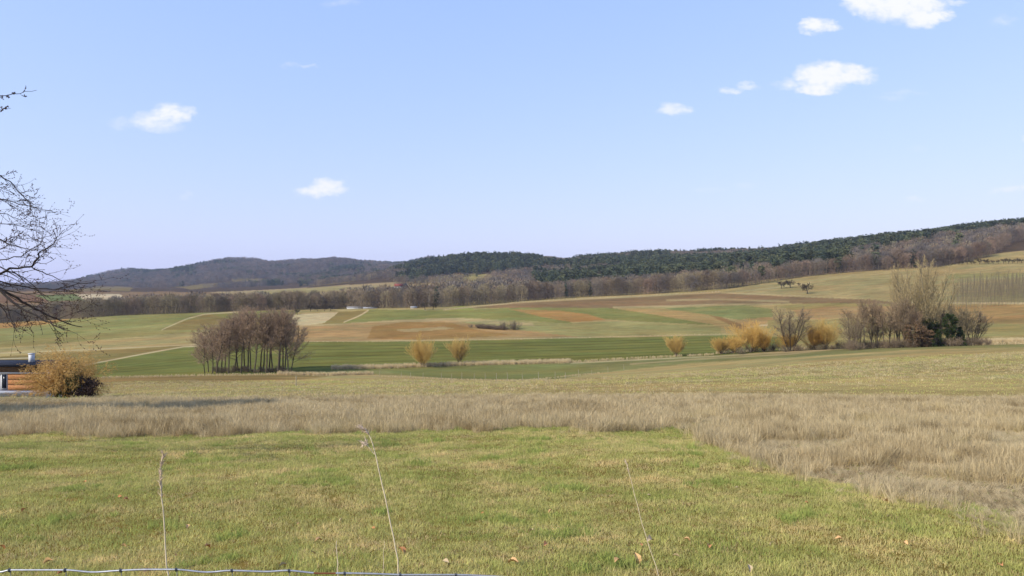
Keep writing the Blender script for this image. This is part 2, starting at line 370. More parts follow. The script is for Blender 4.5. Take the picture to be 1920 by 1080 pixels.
paint([(880,577),(1000,566),(1100,560),(1250,552),(1350,549),(1450,555),(1640,562),(1700,570),(1450,569),(1340,571),(1150,577)], 'dkb')
line([(830,581),(960,568),(1100,560),(1250,553),(1350,548),(1450,553),(1640,560)], 'tan', 1.6)
line([(1150,576),(1250,574),(1340,571),(1450,570)], 'tan', 1.5); line([(1250,563),(1350,561),(1480,566)], 'tan', 1.8, k=.7)
paint([(1450,573),(1540,568),(1700,570),(1700,578),(1600,576),(1490,582)], 'olive')
paint([(1490,582),(1560,575),(1760,573),(1780,596),(1640,594),(1500,600)], (170,142,98))
paint([(1440,600),(1500,600),(1800,594),(1860,606),(1860,640),(1440,650)], 'olive')
# right hill
paint([(1350,549),(1420,534),(1500,521),(1640,508),(1790,498),(1850,480),(1905,451),(2200,400),(2600,380),(2600,520),(1920,560),(1700,564),(1450,552)], 'meadow')
for k_ in range(7): line([(1450,545-k_*5),(1600,536-k_*4.6),(1760,528-k_*4.4)], (150,138,90), .9, k=.45)
line([(1380,546),(1440,541),(1520,530)], 'straw', .8, k=.5)
paint([(1770,514),(2300,505),(2300,520),(1770,523)], 'ggrey', k=.8)
paint([(1770,523),(2300,505),(2300,568),(1770,567)], (152,140,98))
line([(1700,568),(1800,568),(2300,570)], 'straw', 1.2)
paint([(1760,571),(2300,573),(2300,622),(1850,610),(1800,598)], (162,134,88))
paint([(1830,606),(2300,618),(2300,640),(1830,630)], 'olive')
for k_ in range(4): line([(1800,497-k_*3),(2100,485-k_*4)], 'obrown', .8, k=.4)
# green valley floor with tramlines
VF = [(-300,716),(0,700),(140,692),(165,683),(250,667),(350,650),(560,641),(800,640),(1100,634),(1352,628),(1500,634),(1480,656),(1340,668),(1190,676),(1070,681),(850,688),(700,694),(530,701),(370,704),(190,707),(0,716),(-300,730)]
paint(VF, 'green')
line([(157,685),(250,667),(345,650),(420,648)], 'straw', 1.2)
for k_ in range(7):
    a = k_*5.2
    line([(560,650+a*1.25),(800,647+a*1.1),(1100,641+a*.95),(1340,633+a*.9)], (96,92,50), .6, k=.8)
for k_ in range(4): line([(170,690+k_*4),(280,680+k_*4.2),(370,668+k_*6)], (100,98,54), .6, k=.7)
line([(600,672),(900,667),(1200,658),(1340,650)], (140,140,84), .7, k=.5)
line([(560,640),(800,638.5),(1100,632.5),(1352,627.5)], 'tan', 1.2)
# lower strips
paint([(560,699),(640,695),(720,693),(850,687),(1000,681),(1190,673),(1340,668),(1480,662),(1560,655),(1700,649),(2300,640),(2300,650),(1920,650),(1700,656),(1480,670),(1300,681),(1130,699),(1040,711),(960,714),(860,711),(760,704),(640,701)], 'ggrey')
paint([(720,694),(850,688),(1000,682),(1130,690),(1040,709),(960,712),(860,709),(740,702)], (126,128,76), k=.7)
line([(1180,683),(1300,674),(1480,664),(1560,655)], 'tan', 1.3); line([(1070,681),(1190,675),(1340,668),(1480,660),(1600,652)], 'straw', 1.3, k=.8)
paint([(-300,735),(0,717),(185,707),(540,703),(620,706),(540,713),(180,723),(0,732),(-300,750)], (150,128,84))
line([(400,715),(700,711),(1000,716),(1150,708)], 'brown', 1.4, k=.6)
for k_, c_ in enumerate(['obrown','tan','ggrey','tan','obrown']):
    line([(1000,722+k_*4),(1300,716-k_*3),(1920,690-k_*9)], c_, 2.6, k=.35)
# tall dry grass and mown meadow in front
def tallmask(x, y, j=0):
    xb = np.interp(y, [5, 8.7, 11.2, 15.5, 21], [9, 6.0, 5.6, 4.8, 5.4])   # edge of the uncut grass to the right
    left = np.interp(x, [-40, -12, 0, 12], [20.5, 21.5, 22, 21.5])+.5*np.sin(x*1.7)+.35*np.sin(x*4.1+1)
    return ((y > left+j) | (x > xb+j)) & (y < 47+2*j)
jw = wob(1.6, .35)
tm = tallmask(Vt[:, 0]+jw, Vt[:, 1]+jw)
nearm = (Yv <= 52)
colr[nearm] = lin(C['past']); 
colr[(Yv < 46) & ~tm] = lin((140,126,66)); colr[tm] = lin(C['tallg'])
cv = np.concatenate([colr*ALB, np.ones((len(colr), 1))], 1).astype(np.float32)
gm, t, b = newmat('ground'); L = t.links.new
at_ = t.nodes.new('ShaderNodeAttribute'); at_.attribute_name = 'soil'
g = t.nodes.new('ShaderNodeNewGeometry')
def noise(sc, det, mp=None, rg=.6):
    n = t.nodes.new('ShaderNodeTexNoise'); n.inputs['Scale'].default_value = sc; n.inputs['Detail'].default_value = det; n.inputs['Roughness'].default_value = rg
    if mp:
        m = t.nodes.new('ShaderNodeMapping'); m.inputs['Scale'].default_value = mp; m.inputs['Rotation'].default_value = (0, 0, .12); L(g.outputs['Position'], m.inputs[0]); L(m.outputs[0], n.inputs['Vector'])
    else: L(g.outputs['Position'], n.inputs['Vector'])
    return n.outputs[0]
def rng(o, a, b_, lo=.3, hi=.7):
    m = t.nodes.new('ShaderNodeMapRange'); m.inputs['From Min'].default_value = lo; m.inputs['From Max'].default_value = hi
    m.inputs['To Min'].default_value = a; m.inputs['To Max'].default_value = b_; L(o, m.inputs[0]); return m.outputs[0]
def mul(a, b_):
    m = t.nodes.new('ShaderNodeMath'); m.operation = 'MULTIPLY'; L(a, m.inputs[0]); L(b_, m.inputs[1]); return m.outputs[0]
f_ = mul(rng(noise(.035, 9, None, .68), .78, 1.22), rng(noise(.9, 5, (.16, 1, 1), .7), .78, 1.22)); f_ = mul(f_, rng(noise(.22, 6, (.3, 1, 1), .7), .84, 1.16))
f_ = mul(f_, rng(noise(.012, 5, (.5, 2.2, 1)), .9, 1.1))
f_ = mul(f_, rng(noise(6, 5), .8, 1.2))
vm = t.nodes.new('ShaderNodeVectorMath'); vm.operation = 'SCALE'; L(at_.outputs['Color'], vm.inputs[0]); L(f_, vm.inputs['Scale'])
mixh = t.nodes.new('ShaderNodeMix'); mixh.data_type = 'RGBA'; mixh.blend_type = 'MULTIPLY'; mixh.inputs['Factor'].default_value = 1
cr = t.nodes.new('ShaderNodeMix'); cr.data_type = 'RGBA'; cr.inputs[6].default_value = (1.16, 1.0, .86, 1); cr.inputs[7].default_value = (.95, 1.01, .9, 1)
L(rng(noise(.05, 8, (.6, 1.6, 1), .7), 0, 1, .38, .62), cr.inputs['Factor']); L(vm.outputs[0], mixh.inputs[6]); L(cr.outputs[2], mixh.inputs[7])
L(mixh.outputs[2], b.inputs['Base Color']); b.inputs['Roughness'].default_value = 1; b.inputs['Specular IOR Level'].default_value = 0
bp = t.nodes.new('ShaderNodeBump'); bp.inputs['Strength'].default_value = .5; bp.inputs['Distance'].default_value = .12; L(noise(2.2, 8, None, .75), bp.inputs['Height']); L(bp.outputs[0], b.inputs['Normal'])
def sheet(name, r0, r1):
    v0 = r0*nc; n = (r1-r0)*nc; q = Qt[(r0*(nc-1)):((r1-1)*(nc-1))]-v0
    m = mesh(name, Vt[v0:v0+n], q, None, gm, True)
    a = m.attributes.new('soil', 'FLOAT_COLOR', 'POINT'); a.data.foreach_set('color', cv[v0:v0+n].ravel())
    return tag(obj(name, m), kind='structure')
rs = int(np.searchsorted(rows, 1150))
sheet('ground', 0, rs); sheet('hills', rs-1, nr)

# ------------------------------------------------------------------ tree generator
def nrm(v): return v/(np.linalg.norm(v)+1e-9)
def grow(segs, p, d, L, r, lev, P, R, bound=None):
    n = P['seg'][lev]; pts = [(p, d, r)]
    tp = P.get('taper', [.75, .7, .7, .7, .7])[lev]
    for i in range(n):
        d = nrm(d+R.normal(size=3)*P['wob'][lev]+np.array([0, 0, P['trop'][lev]/n]))
        q = p+d*L/n; r1 = r*(1-tp/n)
        segs[lev].append(np.concatenate([p, q, [r, r1]])); p, r = q, r1; pts.append((p, d, r))
    if lev+1 >= len(P['seg']): return
    nch = P['n'][lev]; az = R.uniform(0, 6.28)
    for k in range(nch):
        f = P['start'][lev]+(1-P['start'][lev])*(k+R.uniform(0, 1))/nch
        x = f*n; i = min(int(x), n-1); fr = x-i
        q = pts[i][0]*(1-fr)+pts[i+1][0]*fr; dd = pts[i+1][1]; rr = pts[i][2]*(1-fr)+pts[i+1][2]*fr
        az += 2.4+R.normal()*.3
        ref = np.array([0, 0, 1.]) if abs(dd[2]) < .95 else np.array([1., 0, 0])
        a = nrm(np.cross(dd, ref)); bb = np.cross(dd, a)
        an = RD(P['ang'][lev])*R.uniform(.75, 1.25)
        cd = nrm(dd*math.cos(an)+(a*math.cos(az)+bb*math.sin(az))*math.sin(an))
        sh = P['shape'](f) if lev == 0 and 'shape' in P else (1-.55*f)
        grow(segs, q, cd, L*P['lr'][lev]*sh*R.uniform(.75, 1.2), min(rr*.9, rr*P['rr'][lev]), lev+1, P, R)
def bare(seed, H, r, P, d0=(0, 0, 1), stems=None):
    R = np.random.default_rng(seed); segs = [[] for _ in P['seg']]
    for (off, dd, hs) in (stems or [((0, 0), d0, 1.0)]):
        grow(segs, np.array([off[0], off[1], -.15]), nrm(np.array(dd, float)), H*P.get('h', 1)*hs, r*hs, 0, P, R)
    return segs, R
def tree_meshes(name, seed, H, r, P, mb, mt, stems=None, tw=.02, split=2):
    segs, R = bare(seed, H, r, P, stems=stems)
    a = MB(); [a.segs(np.array(s), 5 if i == 0 else 4) for i, s in enumerate(segs[:split]) if s]
    c = MB()
    for s in segs[split:-1]:
        if s: c.segs(np.array(s), 3)
    sg = np.array(segs[-1]); sg[:, 6] = np.maximum(sg[:, 6], tw); V, T = ribbons(sg, R); c.add(V, None, T)
    return a.mesh('trunk', mb, True), c.mesh('crown', mt)
def put_tree(name, ms, loc, rz, sc, label, cat='tree', group=None):
    e = empty(name, loc, rz, sc); obj('trunk', ms[0], e); obj('crown', ms[1], e)
    return tag(e, label, cat, group)

bark_dk = simple('bark_dark', (98,86,70), rnd=.2, hue=(118,104,84)); bark_lt = simple('bark_pale', (150,138,108), rnd=.15)
tw_alder = simple('twig_alder', (148,124,100), rnd=.15, hue=(142,122,96), k=1.75); tw_red = simple('twig_reddish', (146,120,94), rnd=.15, hue=(150,132,102), k=1.4)
tw_willow = simple('twig_willow', (210,168,88), rnd=.12, hue=(202,172,102), k=1.3); tw_poplar = simple('twig_poplar', (188,168,122), rnd=.1, k=1.15)
tw_grey = simple('twig_grey', (130,118,94), rnd=.15, k=1.2); tw_purple = simple('twig_purple_brown', (132,114,92), rnd=.22, hue=(138,122,96), k=1.3)
leaf_dark = simple('needles_dark', (74,88,46), rnd=.2, hue=(90,102,50), var=.3, transl=.2); leaf_brown = simple('dead_leaves', (136,110,80), rnd=.2, var=.3)

P_alder = dict(seg=[9,5,4,2], wob=[.05,.12,.2,.3], trop=[.15,.5,.3,.2], n=[30,13,11], start=[.34,.2,.15], ang=[48,42,46], lr=[.31,.52,.5], rr=[.4,.5,.45], shape=lambda f: 1.25-.7*f)
P_round = dict(seg=[5,6,5,4,2], wob=[.06,.13,.18,.22,.3], trop=[.2,.35,.25,.15,.1], n=[12,11,9,9], start=[.22,.2,.2,.15], ang=[38,36,38,42], lr=[.6,.48,.48,.5], rr=[.55,.5,.5,.5], shape=lambda f: 1.15-.35*f, h=.72)
P_willow = dict(seg=[4,4,3,2], wob=[.08,.1,.12,.15], trop=[.2,.5,.5,.35], n=[9,10,11], start=[.12,.12,.08], ang=[28,26,24], lr=[.8,.62,.55], rr=[.5,.5,.5], shape=lambda f: 1.0)
P_poplar = dict(seg=[8,7,5,4,2], wob=[.05,.08,.12,.16,.2], trop=[.2,.6,.5,.4,.3], n=[20,12,9,7], start=[.1,.15,.15,.1], ang=[36,28,28,30], lr=[.55,.42,.45,.5], rr=[.45,.5,.5,.5], shape=lambda f: 1.15-.6*f)
P_apple = dict(seg=[3,5,4,3,2], wob=[.1,.18,.25,.25,.3], trop=[.1,.1,.15,.1,.1], n=[7,8,6,6], start=[.45,.25,.2,.2], ang=[55,42,45,48], lr=[.95,.5,.5,.5], rr=[.6,.5,.5,.5], h=.5, shape=lambda f: 1.0)

# ------------------------------------------------------------------ the alder grove left of the middle
alder = [tree_meshes('alder', 10+i, 15, .2, dict(P_alder, **o), bark_dk, tw_alder, tw=.033) for i, o in enumerate([{}, dict(n=[28,13,11], start=[.46,.2,.15]), dict(n=[32,13,10], lr=[.33,.5,.5]), dict(n=[30,13,11], ang=[54,40,44], start=[.22,.2,.15], lr=[.42,.52,.5])])]
R = np.random.default_rng(5); random.seed(5)
G = [(384,193,.62,3),(391,202,.74,3),(406,190,.84,3),(421,203,.9,0),(459,206,.98,0),(505,207,1.0,1),(534,203,.96,0),(545,195,.74,3),(398,192,.78,3),(415,196,.9,1),(428,190,.93,0),(440,199,.97,2),(452,191,1.0,1),(465,196,1.0,0),(477,190,.98,2),(488,198,1.0,1),(499,191,1.02,0),(511,196,1.0,2),(521,190,1.02,1),(531,196,.98,0),(540,191,.9,3),(406,199,.72,0),(447,203,.95,3),(494,204,.97,0),(524,204,.95,2),(470,205,.95,1)]
def bylabel(u, names):
    return names
GL = ['leftmost leaning alder of the bare grove, low spreading crown', 'rightmost alder of the bare grove, drooping beside its shadow']
for i, (u, Yd, s_, k) in enumerate(G):
    lb = GL[0] if u == 384 else GL[1] if u == 545 else 'slender bare alder with reddish twigs standing inside the valley grove'
    e = put_tree('alder_tree', alder[k], at(u, Yd), R.uniform(0, 6.28), (s_*1.12, s_*1.12, s_*R.uniform(.94, 1.04)), lb, 'tree', 'bare alders of the grove in the valley')
    if u == 384: e.rotation_euler = (0, -.16, 0)
    if u == 545: e.rotation_euler = (0, .06, 1.2)
# undergrowth bushes below
P_bush = dict(seg=[3,3,2], wob=[.2,.25,.3], trop=[.1,.1,.1], n=[10,8], start=[.1,.1], ang=[38,42], lr=[.6,.5], rr=[.6,.6])
def bush_mesh(seed, H, mat, n=18, P=P_bush, spread=.9, tw=.02):
    R = np.random.default_rng(seed); segs = [[] for _ in P['seg']]
    for k in range(n):
        a = R.uniform(0, 6.28); q = R.uniform(0, .35)*H; t_ = R.uniform(.05, spread)
        grow(segs, np.array([math.cos(a)*q, math.sin(a)*q, -.05]), nrm(np.array([math.cos(a)*t_, math.sin(a)*t_, 1])), H*R.uniform(.6, 1), H*.012, 0, P, R)
    b_ = MB(); [b_.segs(np.array(s), 3) for s in segs[:-1]]; sg = np.array(segs[-1]); sg[:, 6] = np.maximum(sg[:, 6], tw); V, T = ribbons(sg, R); b_.add(V, None, T)
    return b_.mesh('bush', mat)
bsh = [bush_mesh(i, 2.0, tw_purple) for i in range(3)]; bgrey = [bush_mesh(i+7, 2.4, tw_grey) for i in range(2)]
for i in range(20):
    o = obj('undergrowth_bush', bsh[i % 3], None, at(405+i*6.8+R.uniform(-3, 3), R.uniform(189, 204))); o.rotation_euler.z = R.uniform(0, 6.28); o.scale = (R.uniform(.5, 1),)*3
    tag(o, 'low purple-brown bare bush among the feet of the alder grove', 'bush', 'undergrowth below the alder grove')

# ------------------------------------------------------------------ willows
def willow(seed, H, n, spread=.62, tw=.019):
    R = np.random.default_rng(seed); segs = [[] for _ in P_willow['seg']]
    for k in range(n):
        a = R.uniform(0, 6.28); t_ = abs(R.normal(0, spread))+.05
        grow(segs, np.array([math.cos(a)*.25, math.sin(a)*.25, .3]), nrm(np.array([math.cos(a)*t_, math.sin(a)*t_, 1])), H*.52*R.uniform(.8, 1.1), .06, 0, P_willow, R)
    st = MB(); st.segs(np.array(segs[0]), 4); st.segs(np.array(polytube([(0,0,-.2),(0,0,.4),(.05,0,.8)], [.45,.4,.2])), 7)
    c = MB(); [c.segs(np.array(s), 3) for s in segs[1:-1]]; sg = np.array(segs[-1]); sg[:, 6] = np.maximum(sg[:, 6], tw); V, T = ribbons(sg, R); c.add(V, None, T)
    return st.mesh('trunk', bark_dk, True), c.mesh('crown', tw_willow)
wil = [willow(1, 8.2, 20, .62), willow(2, 7.2, 13, .3), willow(3, 7, 20, .6), willow(4, 11, 15, .55)]
WL = [(792,688,0,1.0,1.0,'broad yellow willow bush, larger of the two by the reed strip'),
      (862,684,1,1.1,1.05,'narrow upright yellow willow, smaller of the two by the reed strip'),
      (1268,668,2,.9,.85,'lone round yellow willow bush at the end of the green field'),
      (1352,662,2,.7,.7,'short golden willow at the left end of the hedge by the green field'),
      (1376,660,2,.85,.72,'low golden willow second from the left end of the hedge'),
      (1408,659,3,1.05,.82,'tall golden willow with pale trunk, highest of the left hedge group'),
      (1432,657,2,.85,.75,'small golden willow right of the tall one in the hedge'),
      (1480,653,2,.95,.72,'golden willow bush at the foot of the dark round bare tree'),
      (1528,650,2,.95,.95,'low golden willow between the round bare tree and the large pale willow'),
      (1546,649,3,1.1,.78,'large pale golden willow left of the reddish alders')]
for (u, v, k, sx, sz, lb) in WL:
    Yd = hit(u, v) if u < 1200 else (215 if u < 1300 else 212)
    put_tree('willow', wil[k], at(u, Yd), R.uniform(0, 6.28), (sx, sx, sz), lb, 'tree', 'yellow willows along the brook')
P_fan = dict(seg=[7,5,4,2], wob=[.06,.13,.18,.25], trop=[.35,.35,.2,.1], n=[12,10,10], start=[.28,.15,.12], ang=[36,38,42], lr=[.36,.52,.5], rr=[.45,.5,.5], shape=lambda f: 1.2-.6*f)
fan_st = [((.5*math.cos(a), .4*math.sin(a)), (t_*math.cos(a), t_*math.sin(a), 1), h_) for a, t_, h_ in ((0,.1,.95),(.9,.45,.9),(1.9,.3,1.0),(2.9,.5,.88),(3.9,.35,.96),(5.0,.5,.86),(5.7,.22,1.0))]
fan = tree_meshes('fan', 33, 11.5, .17, P_fan, bark_dk, tw_purple, stems=fan_st, tw=.03); fan_lt = tree_meshes('fan_pale', 34, 10.5, .16, P_fan, bark_lt, tw_poplar, stems=fan_st[1:], tw=.03)
rnd_tree = [tree_meshes('round', 30+i, 13, .22, P_round, bark_dk, tw_purple, tw=.032) for i in range(2)]
put_tree('bare_tree', fan, at(1483, 210), .4, (1.15,1.15,.98), 'dark round-crowned bare tree rising above the golden willows')
# low bare bushes of the hedge
for i in range(34):
    u = 1345+i*14.5+R.uniform(-5, 5)
    o = obj('hedge_bush', (bsh+bgrey)[i % 5], None, at(u, R.uniform(206, 222))); o.rotation_euler.z = R.uniform(0, 6.28); o.scale = (R.uniform(.7, 1.25),)*3
    tag(o, 'low bare bush at the foot of the long brookside hedge', 'bush', 'low bushes of the brookside hedge')

# ------------------------------------------------------------------ right grove
P_pf = dict(seg=[9,6,4,2], wob=[.05,.1,.16,.22], trop=[.5,.6,.4,.3], n=[17,11,9], start=[.2,.15,.1], ang=[32,30,32], lr=[.3,.48,.5], rr=[.42,.5,.5], shape=lambda f: 1.2-.6*f)
pf_st = [((.7*math.cos(a), .5*math.sin(a)), (t_*math.cos(a), t_*math.sin(a), 1), h_) for a, t_, h_ in ((0,.06,1),(.7,.4,.9),(1.5,.25,.96),(2.3,.42,.88),(3.1,.3,.95),(3.9,.45,.86),(4.6,.22,1),(5.2,.38,.9),(5.8,.5,.84))]
pop = tree_meshes('poplar', 50, 21, .26, P_pf, bark_lt, tw_poplar, stems=pf_st, tw=.034)
put_tree('poplar_tree', pop, at(1736, 205), 0, (1.0,1.0,1.06), 'tallest tree of the right grove, huge pale yellowish bare poplar', 'tree', 'tall pale poplars of the right grove')
put_tree('poplar_tree', pop, at(1702, 212), 2.2, (.75,.75,1.0), 'slimmer pale bare poplar just left of the tallest one', 'tree', 'tall pale poplars of the right grove')
ald2 = [(m[0], (lambda q: (q.materials.clear(), q.materials.append(tw_red), q)[2])(m[1].copy())) for m in alder]
for (u, Yd, s_, k, lb) in [(1592,203,.66,3,'leftmost bare tree of the right grove with forked dark trunk'), (1612,206,.72,0,None),(1620,200,.82,1,'dark straight-trunked bare tree third in the right grove'),(1634,206,.8,2,None),(1646,203,.75,0,None),
                       (1658,200,.73,1,None),(1667,206,.78,2,None),(1676,201,.72,0,None),(1686,205,.8,1,None),(1694,200,.8,2,None),(1704,203,.72,0,None),(1714,201,.6,1,None)]:
    put_tree('alder_tree', ald2[k], at(u, Yd), R.uniform(0, 6.28), (s_, s_, s_), lb or 'thin reddish bare alder in the close stand left of the conifers', 'tree', 'reddish bare alders of the right grove')
def needles(R, n, fpos, size, w=.3):
    p, d = fpos(R, n); a = np.cross(d, R.normal(size=(n, 3))); a /= np.linalg.norm(a, axis=1, keepdims=True)+1e-9
    s = size*R.uniform(.6, 1.3, (n, 1)); V = np.stack([p-a*s*w, p+a*s*w, p+d*s], 1).reshape(-1, 3); return V, np.arange(3*n).reshape(-1, 3)
def conifer(seed, H, Rb, n, size, z0=.12, mat=leaf_dark, pw=1.0, pine=False):
    R = np.random.default_rng(seed); k_ = MB(); k_.segs(np.array(polytube([(0,0,-.2),(.05,0,H*.5),(0,0,H*.97)], [H*.014,H*.01,.02])), 5)
    nb = int(40+H*3); br = []
    for i in range(nb):
        f = R.uniform(z0, .98); az = R.uniform(0, 6.28); rad = Rb*(1-f)**pw if not pine else Rb*math.sqrt(max(0, 1-((f-(1+z0)/2)/((1-z0)/2))**2))
        rad = rad*R.uniform(.65, 1.15)+.15; br.append((f*H, az, rad))
    k_.segs(np.array([np.concatenate([[0,0,z], [math.cos(a)*r*.8, math.sin(a)*r*.8, z-(0 if pine else .12*r)], [.05,.015]]) for z, a, r in br]), 3)
    def fp(R, n):
        ix = R.integers(0, nb, n); bz = np.array(br)[ix]; tt = np.sqrt(R.uniform(.05, 1, n))
        x = np.cos(bz[:, 1])*bz[:, 2]*tt; y = np.sin(bz[:, 1])*bz[:, 2]*tt; z = bz[:, 0]+(.15 if pine else -.25)*bz[:, 2]*tt
        p = np.stack([x, y, z], 1)+R.normal(0, .22*size+.08, (n, 3)); d = np.stack([np.cos(bz[:, 1]), np.sin(bz[:, 1]), np.full(n, .1)], 1)+R.normal(0, .55, (n, 3)); d /= np.linalg.norm(d, axis=1, keepdims=True); return p, d
    V, T = needles(R, n, fp, size); c = MB(); c.add(V, None, T)
    return k_.mesh('trunk', bark_lt if pine else bark_dk, True), c.mesh('crown', mat)
con = [conifer(1, 9, 1.8, 7000, .3, .28, pine=True), conifer(2, 6, 2.2, 7000, .28, .03), conifer(3, 7.5, 1.7, 6000, .3, .3, pine=True)]
brn = conifer(5, 6.5, 2.2, 5200, .26, .04, mat=leaf_brown, pine=True)
for (u, Yd, ms, s_, lb) in [(1781,199,con[0],.95,'tallest dark pine with bare pale trunk at the right end of the grove'),(1745,203,con[2],1.0,'dark pine left of the tall one, beneath the big poplar'),(1760,199,con[1],.75,'low dense green spruce between the two pines'),
                        (1800,200,con[1],.85,'rightmost low green conifer of the grove'),(1748,197,con[1],.6,'smallest green spruce at the front edge of the grove'),(1730,202,con[2],.8,'narrow dark pine behind the brown-leaved trees')]:
    put_tree('conifer_tree', ms, at(u, Yd), R.uniform(0, 6.28), s_, lb, 'tree', 'conifers of the right grove')
for (u, Yd, s_, lb) in [(1712,197,1.0,'left one of the three trees keeping brown leaves, in the grove'),(1726,199,.9,'middle one of the three trees keeping brown leaves, in the grove'),(1738,197,.75,'right and smallest of the three trees keeping brown leaves')]:
    put_tree('oak_tree', brn, at(u, Yd), R.uniform(0, 6.28), s_, lb, 'tree', 'brown-leaved young trees of the right grove')
rt = tree_meshes('rt', 71, 11, .2, dict(P_round, trop=[.1,.2,.2,.1,.1]), bark_lt, tw_poplar, tw=.032)
put_tree('bare_tree', fan_lt, at(1806, 206), 0, (.95,.95,1.0), 'pale spreading bare tree at the right end of the grove')
put_tree('bare_tree', fan, at(1826, 209), 1, (.95,.95,.78), 'low brownish bare tree leaning out beyond the grove on the right')
put_tree('bare_tree', rt, at(1668, 215), 2, (.95,.95,.95), 'pale bare tree showing behind the reddish alders')
for (u, Yd, m_, s_, lb) in [(1600,201,fan,.68,'low forked bare tree with spreading dark limbs at the left of the right grove'),(1690,210,fan_lt,.95,'pale bushy bare tree left of the two poplars'),(1716,214,fan_lt,1.15,'pale bushy bare tree between the two poplars'),(1765,213,fan_lt,1.1,'pale bushy bare tree behind the pines'),
                          (1752,208,fan,.85,'brownish bare tree between poplar and pines'),(1785,212,fan,.9,'brownish bare tree behind the tallest pine'),(1640,210,fan,.72,'brownish bushy bare tree behind the left part of the right grove')]:
    put_tree('bare_tree', m_, at(u, Yd), R.uniform(0, 6.28), (s_, s_, s_*.95), lb)
for i in range(26):
    u = 1590+i*10.5+R.uniform(-3, 3); o = obj('undergrowth_bush', bsh[i % 3], None, at(u, R.uniform(196, 206))); o.rotation_euler.z = R.uniform(0, 6.28); o.scale = (R.uniform(.8, 1.5),)*3
    tag(o, 'low purple-brown scrub bush at the foot of the right grove', 'bush', 'undergrowth below the right grove')

# ------------------------------------------------------------------ orchard trees and field hedge
tw_drk = simple('twig_dark', (108,96,74), rnd=.15)
app = [tree_meshes('apple', 80+i, 5.2, .22, dict(P_apple, n=[9,10,8,8]), bark_dk, tw_drk, tw=.06) for i in range(2)]
for (u, v, s_, k, lb) in [(1465,541,1.0,0,'left one of two dark fruit trees close together on the slope'),(1482,540,.95,1,'right one of two dark fruit trees close together on the slope'),(1514,551,1.15,1,'lone dark fruit tree leaning on the open slope'),
                      (1656,508,.45,0,'tiny bare tree at the crest below the forest edge'),(1497,536,.4,1,'tiny shrub-like fruit tree between the pair and the lone one')]:
    put_tree('fruit_tree', app[k], at(u, hit(u, v)), R.uniform(0, 6.28), (s_*1.75, s_*1.75, s_*1.5), lb, 'tree', 'old fruit trees on the open slope')
for i in range(16):
    u = 1795+i*8.6+R.uniform(-2, 2); s_ = R.uniform(.6, 1.0)
    put_tree('fruit_tree', app[i % 2], at(u, hit(u, 497-(i*.15))), R.uniform(0, 6.28), s_, 'small grey bare tree in the row crossing the right hill', 'tree', 'row of small trees crossing the right hill')
for (u, s_, lb, k) in [(883,.7,'thin leafless shrub left of the field hedge',0),(946,1.5,'upright leafless shrub closing the right end of the field hedge',1),(966,1.7,'round dark bare tree right of the field hedge',1),(962,.8,'small bush at the foot of the round field tree',0)]:
    o = obj('field_shrub', bgrey[k], None, at(u, hit(u, 619 if u > 900 else 615))); o.scale = (s_*1.3, s_*1.3, s_*1.35); tag(o, lb, 'bush', 'shrubs on the brown field')
for i in range(15):
    u = 897+i*3.4; o = obj('field_hedge_bush', bsh[i % 3], None, at(u, hit(u, 616+i*.25))); o.rotation_euler.z = i*1.7; o.scale = (1.9, 1.9, R.uniform(1.0, 1.4)); tag(o, 'low dark bare bush of the short hedge on the brown field', 'bush', 'short hedge on the brown field')
for i, (u, v) in enumerate([(655,541),(668,540),(682,542),(777,541),(786,543),(812,539),(826,538),(865,540),(905,541),(640,544),(720,542),(738,543)]):
    o = obj('field_shrub', bgrey[i % 2], None, at(u, hit(u, v, 640))); o.scale = (2.2, 2.2, R.uniform(1.0, 2.2)); tag(o, 'tiny dark shrub on the tan field near the distant farmhouse', 'bush', 'shrubs about the distant farmhouse')
# trees on the crest at the left and centre
for (u, v, s_, lb) in [(558,590,.7,'small leaning bare tree on the crest by the straw field'),(582,584,.9,'first small fruit tree above the straw-coloured field'),(595,584,.8,'second small fruit tree above the straw-coloured field'),(608,584,.95,'third small fruit tree above the straw-coloured field'),(620,583,.8,'fourth small fruit tree above the straw-coloured field'),
                    (797,582,1.1,'dark bare tree on the green crest in front of the wood'),(812,581,1.0,'brownish bare bush on the green crest right of the dark tree')]:
    put_tree('crest_tree', app[int(u) % 2], at(u, hit(u, v)), R.uniform(0, 6.28), (s_*1.3, s_*1.3, s_*1.25), lb, 'tree', 'small trees on the field crest')

# ------------------------------------------------------------------ young poplar plantation
yp = []
for sd in (90, 91, 92):
    Rr = np.random.default_rng(sd); segs = [[], [], []]
    grow(segs, np.array([0., 0, -.1]), np.array([0, 0, 1.]), 11.5, .1, 0, dict(seg=[5,3,2], wob=[.02,.05,.1], trop=[0,.5,.3], n=[20,6], start=[.3,.2], ang=[24,24], lr=[.2,.5], rr=[.4,.5], shape=lambda f: 1.2-.6*f), Rr)
    q = MB(); q.segs(np.array(segs[0]), 4); q.segs(np.array(segs[1]), 3); sg = np.array(segs[2]); sg[:, 6] = .03; V, T = ribbons(sg, Rr); q.add(V, None, T); yp.append(q.mesh('young_poplar', tw_grey))
for r_ in range(9):
    for i in range(24):
        u = 1788+i*7.6+R.uniform(-1, 1)+r_*2.3; Yd = 392+r_*7
        if u > 1975: continue
        o = obj('young_poplar', yp[(i+r_) % 3], None, at(u, Yd)); o.rotation_euler.z = R.uniform(0, 6.28); s_ = R.uniform(.85, 1.08); o.scale = (s_,)*3
        tag(o, 'slim young poplar in the straight rows of the hillside plantation', 'tree', 'young poplars of the hillside plantation')

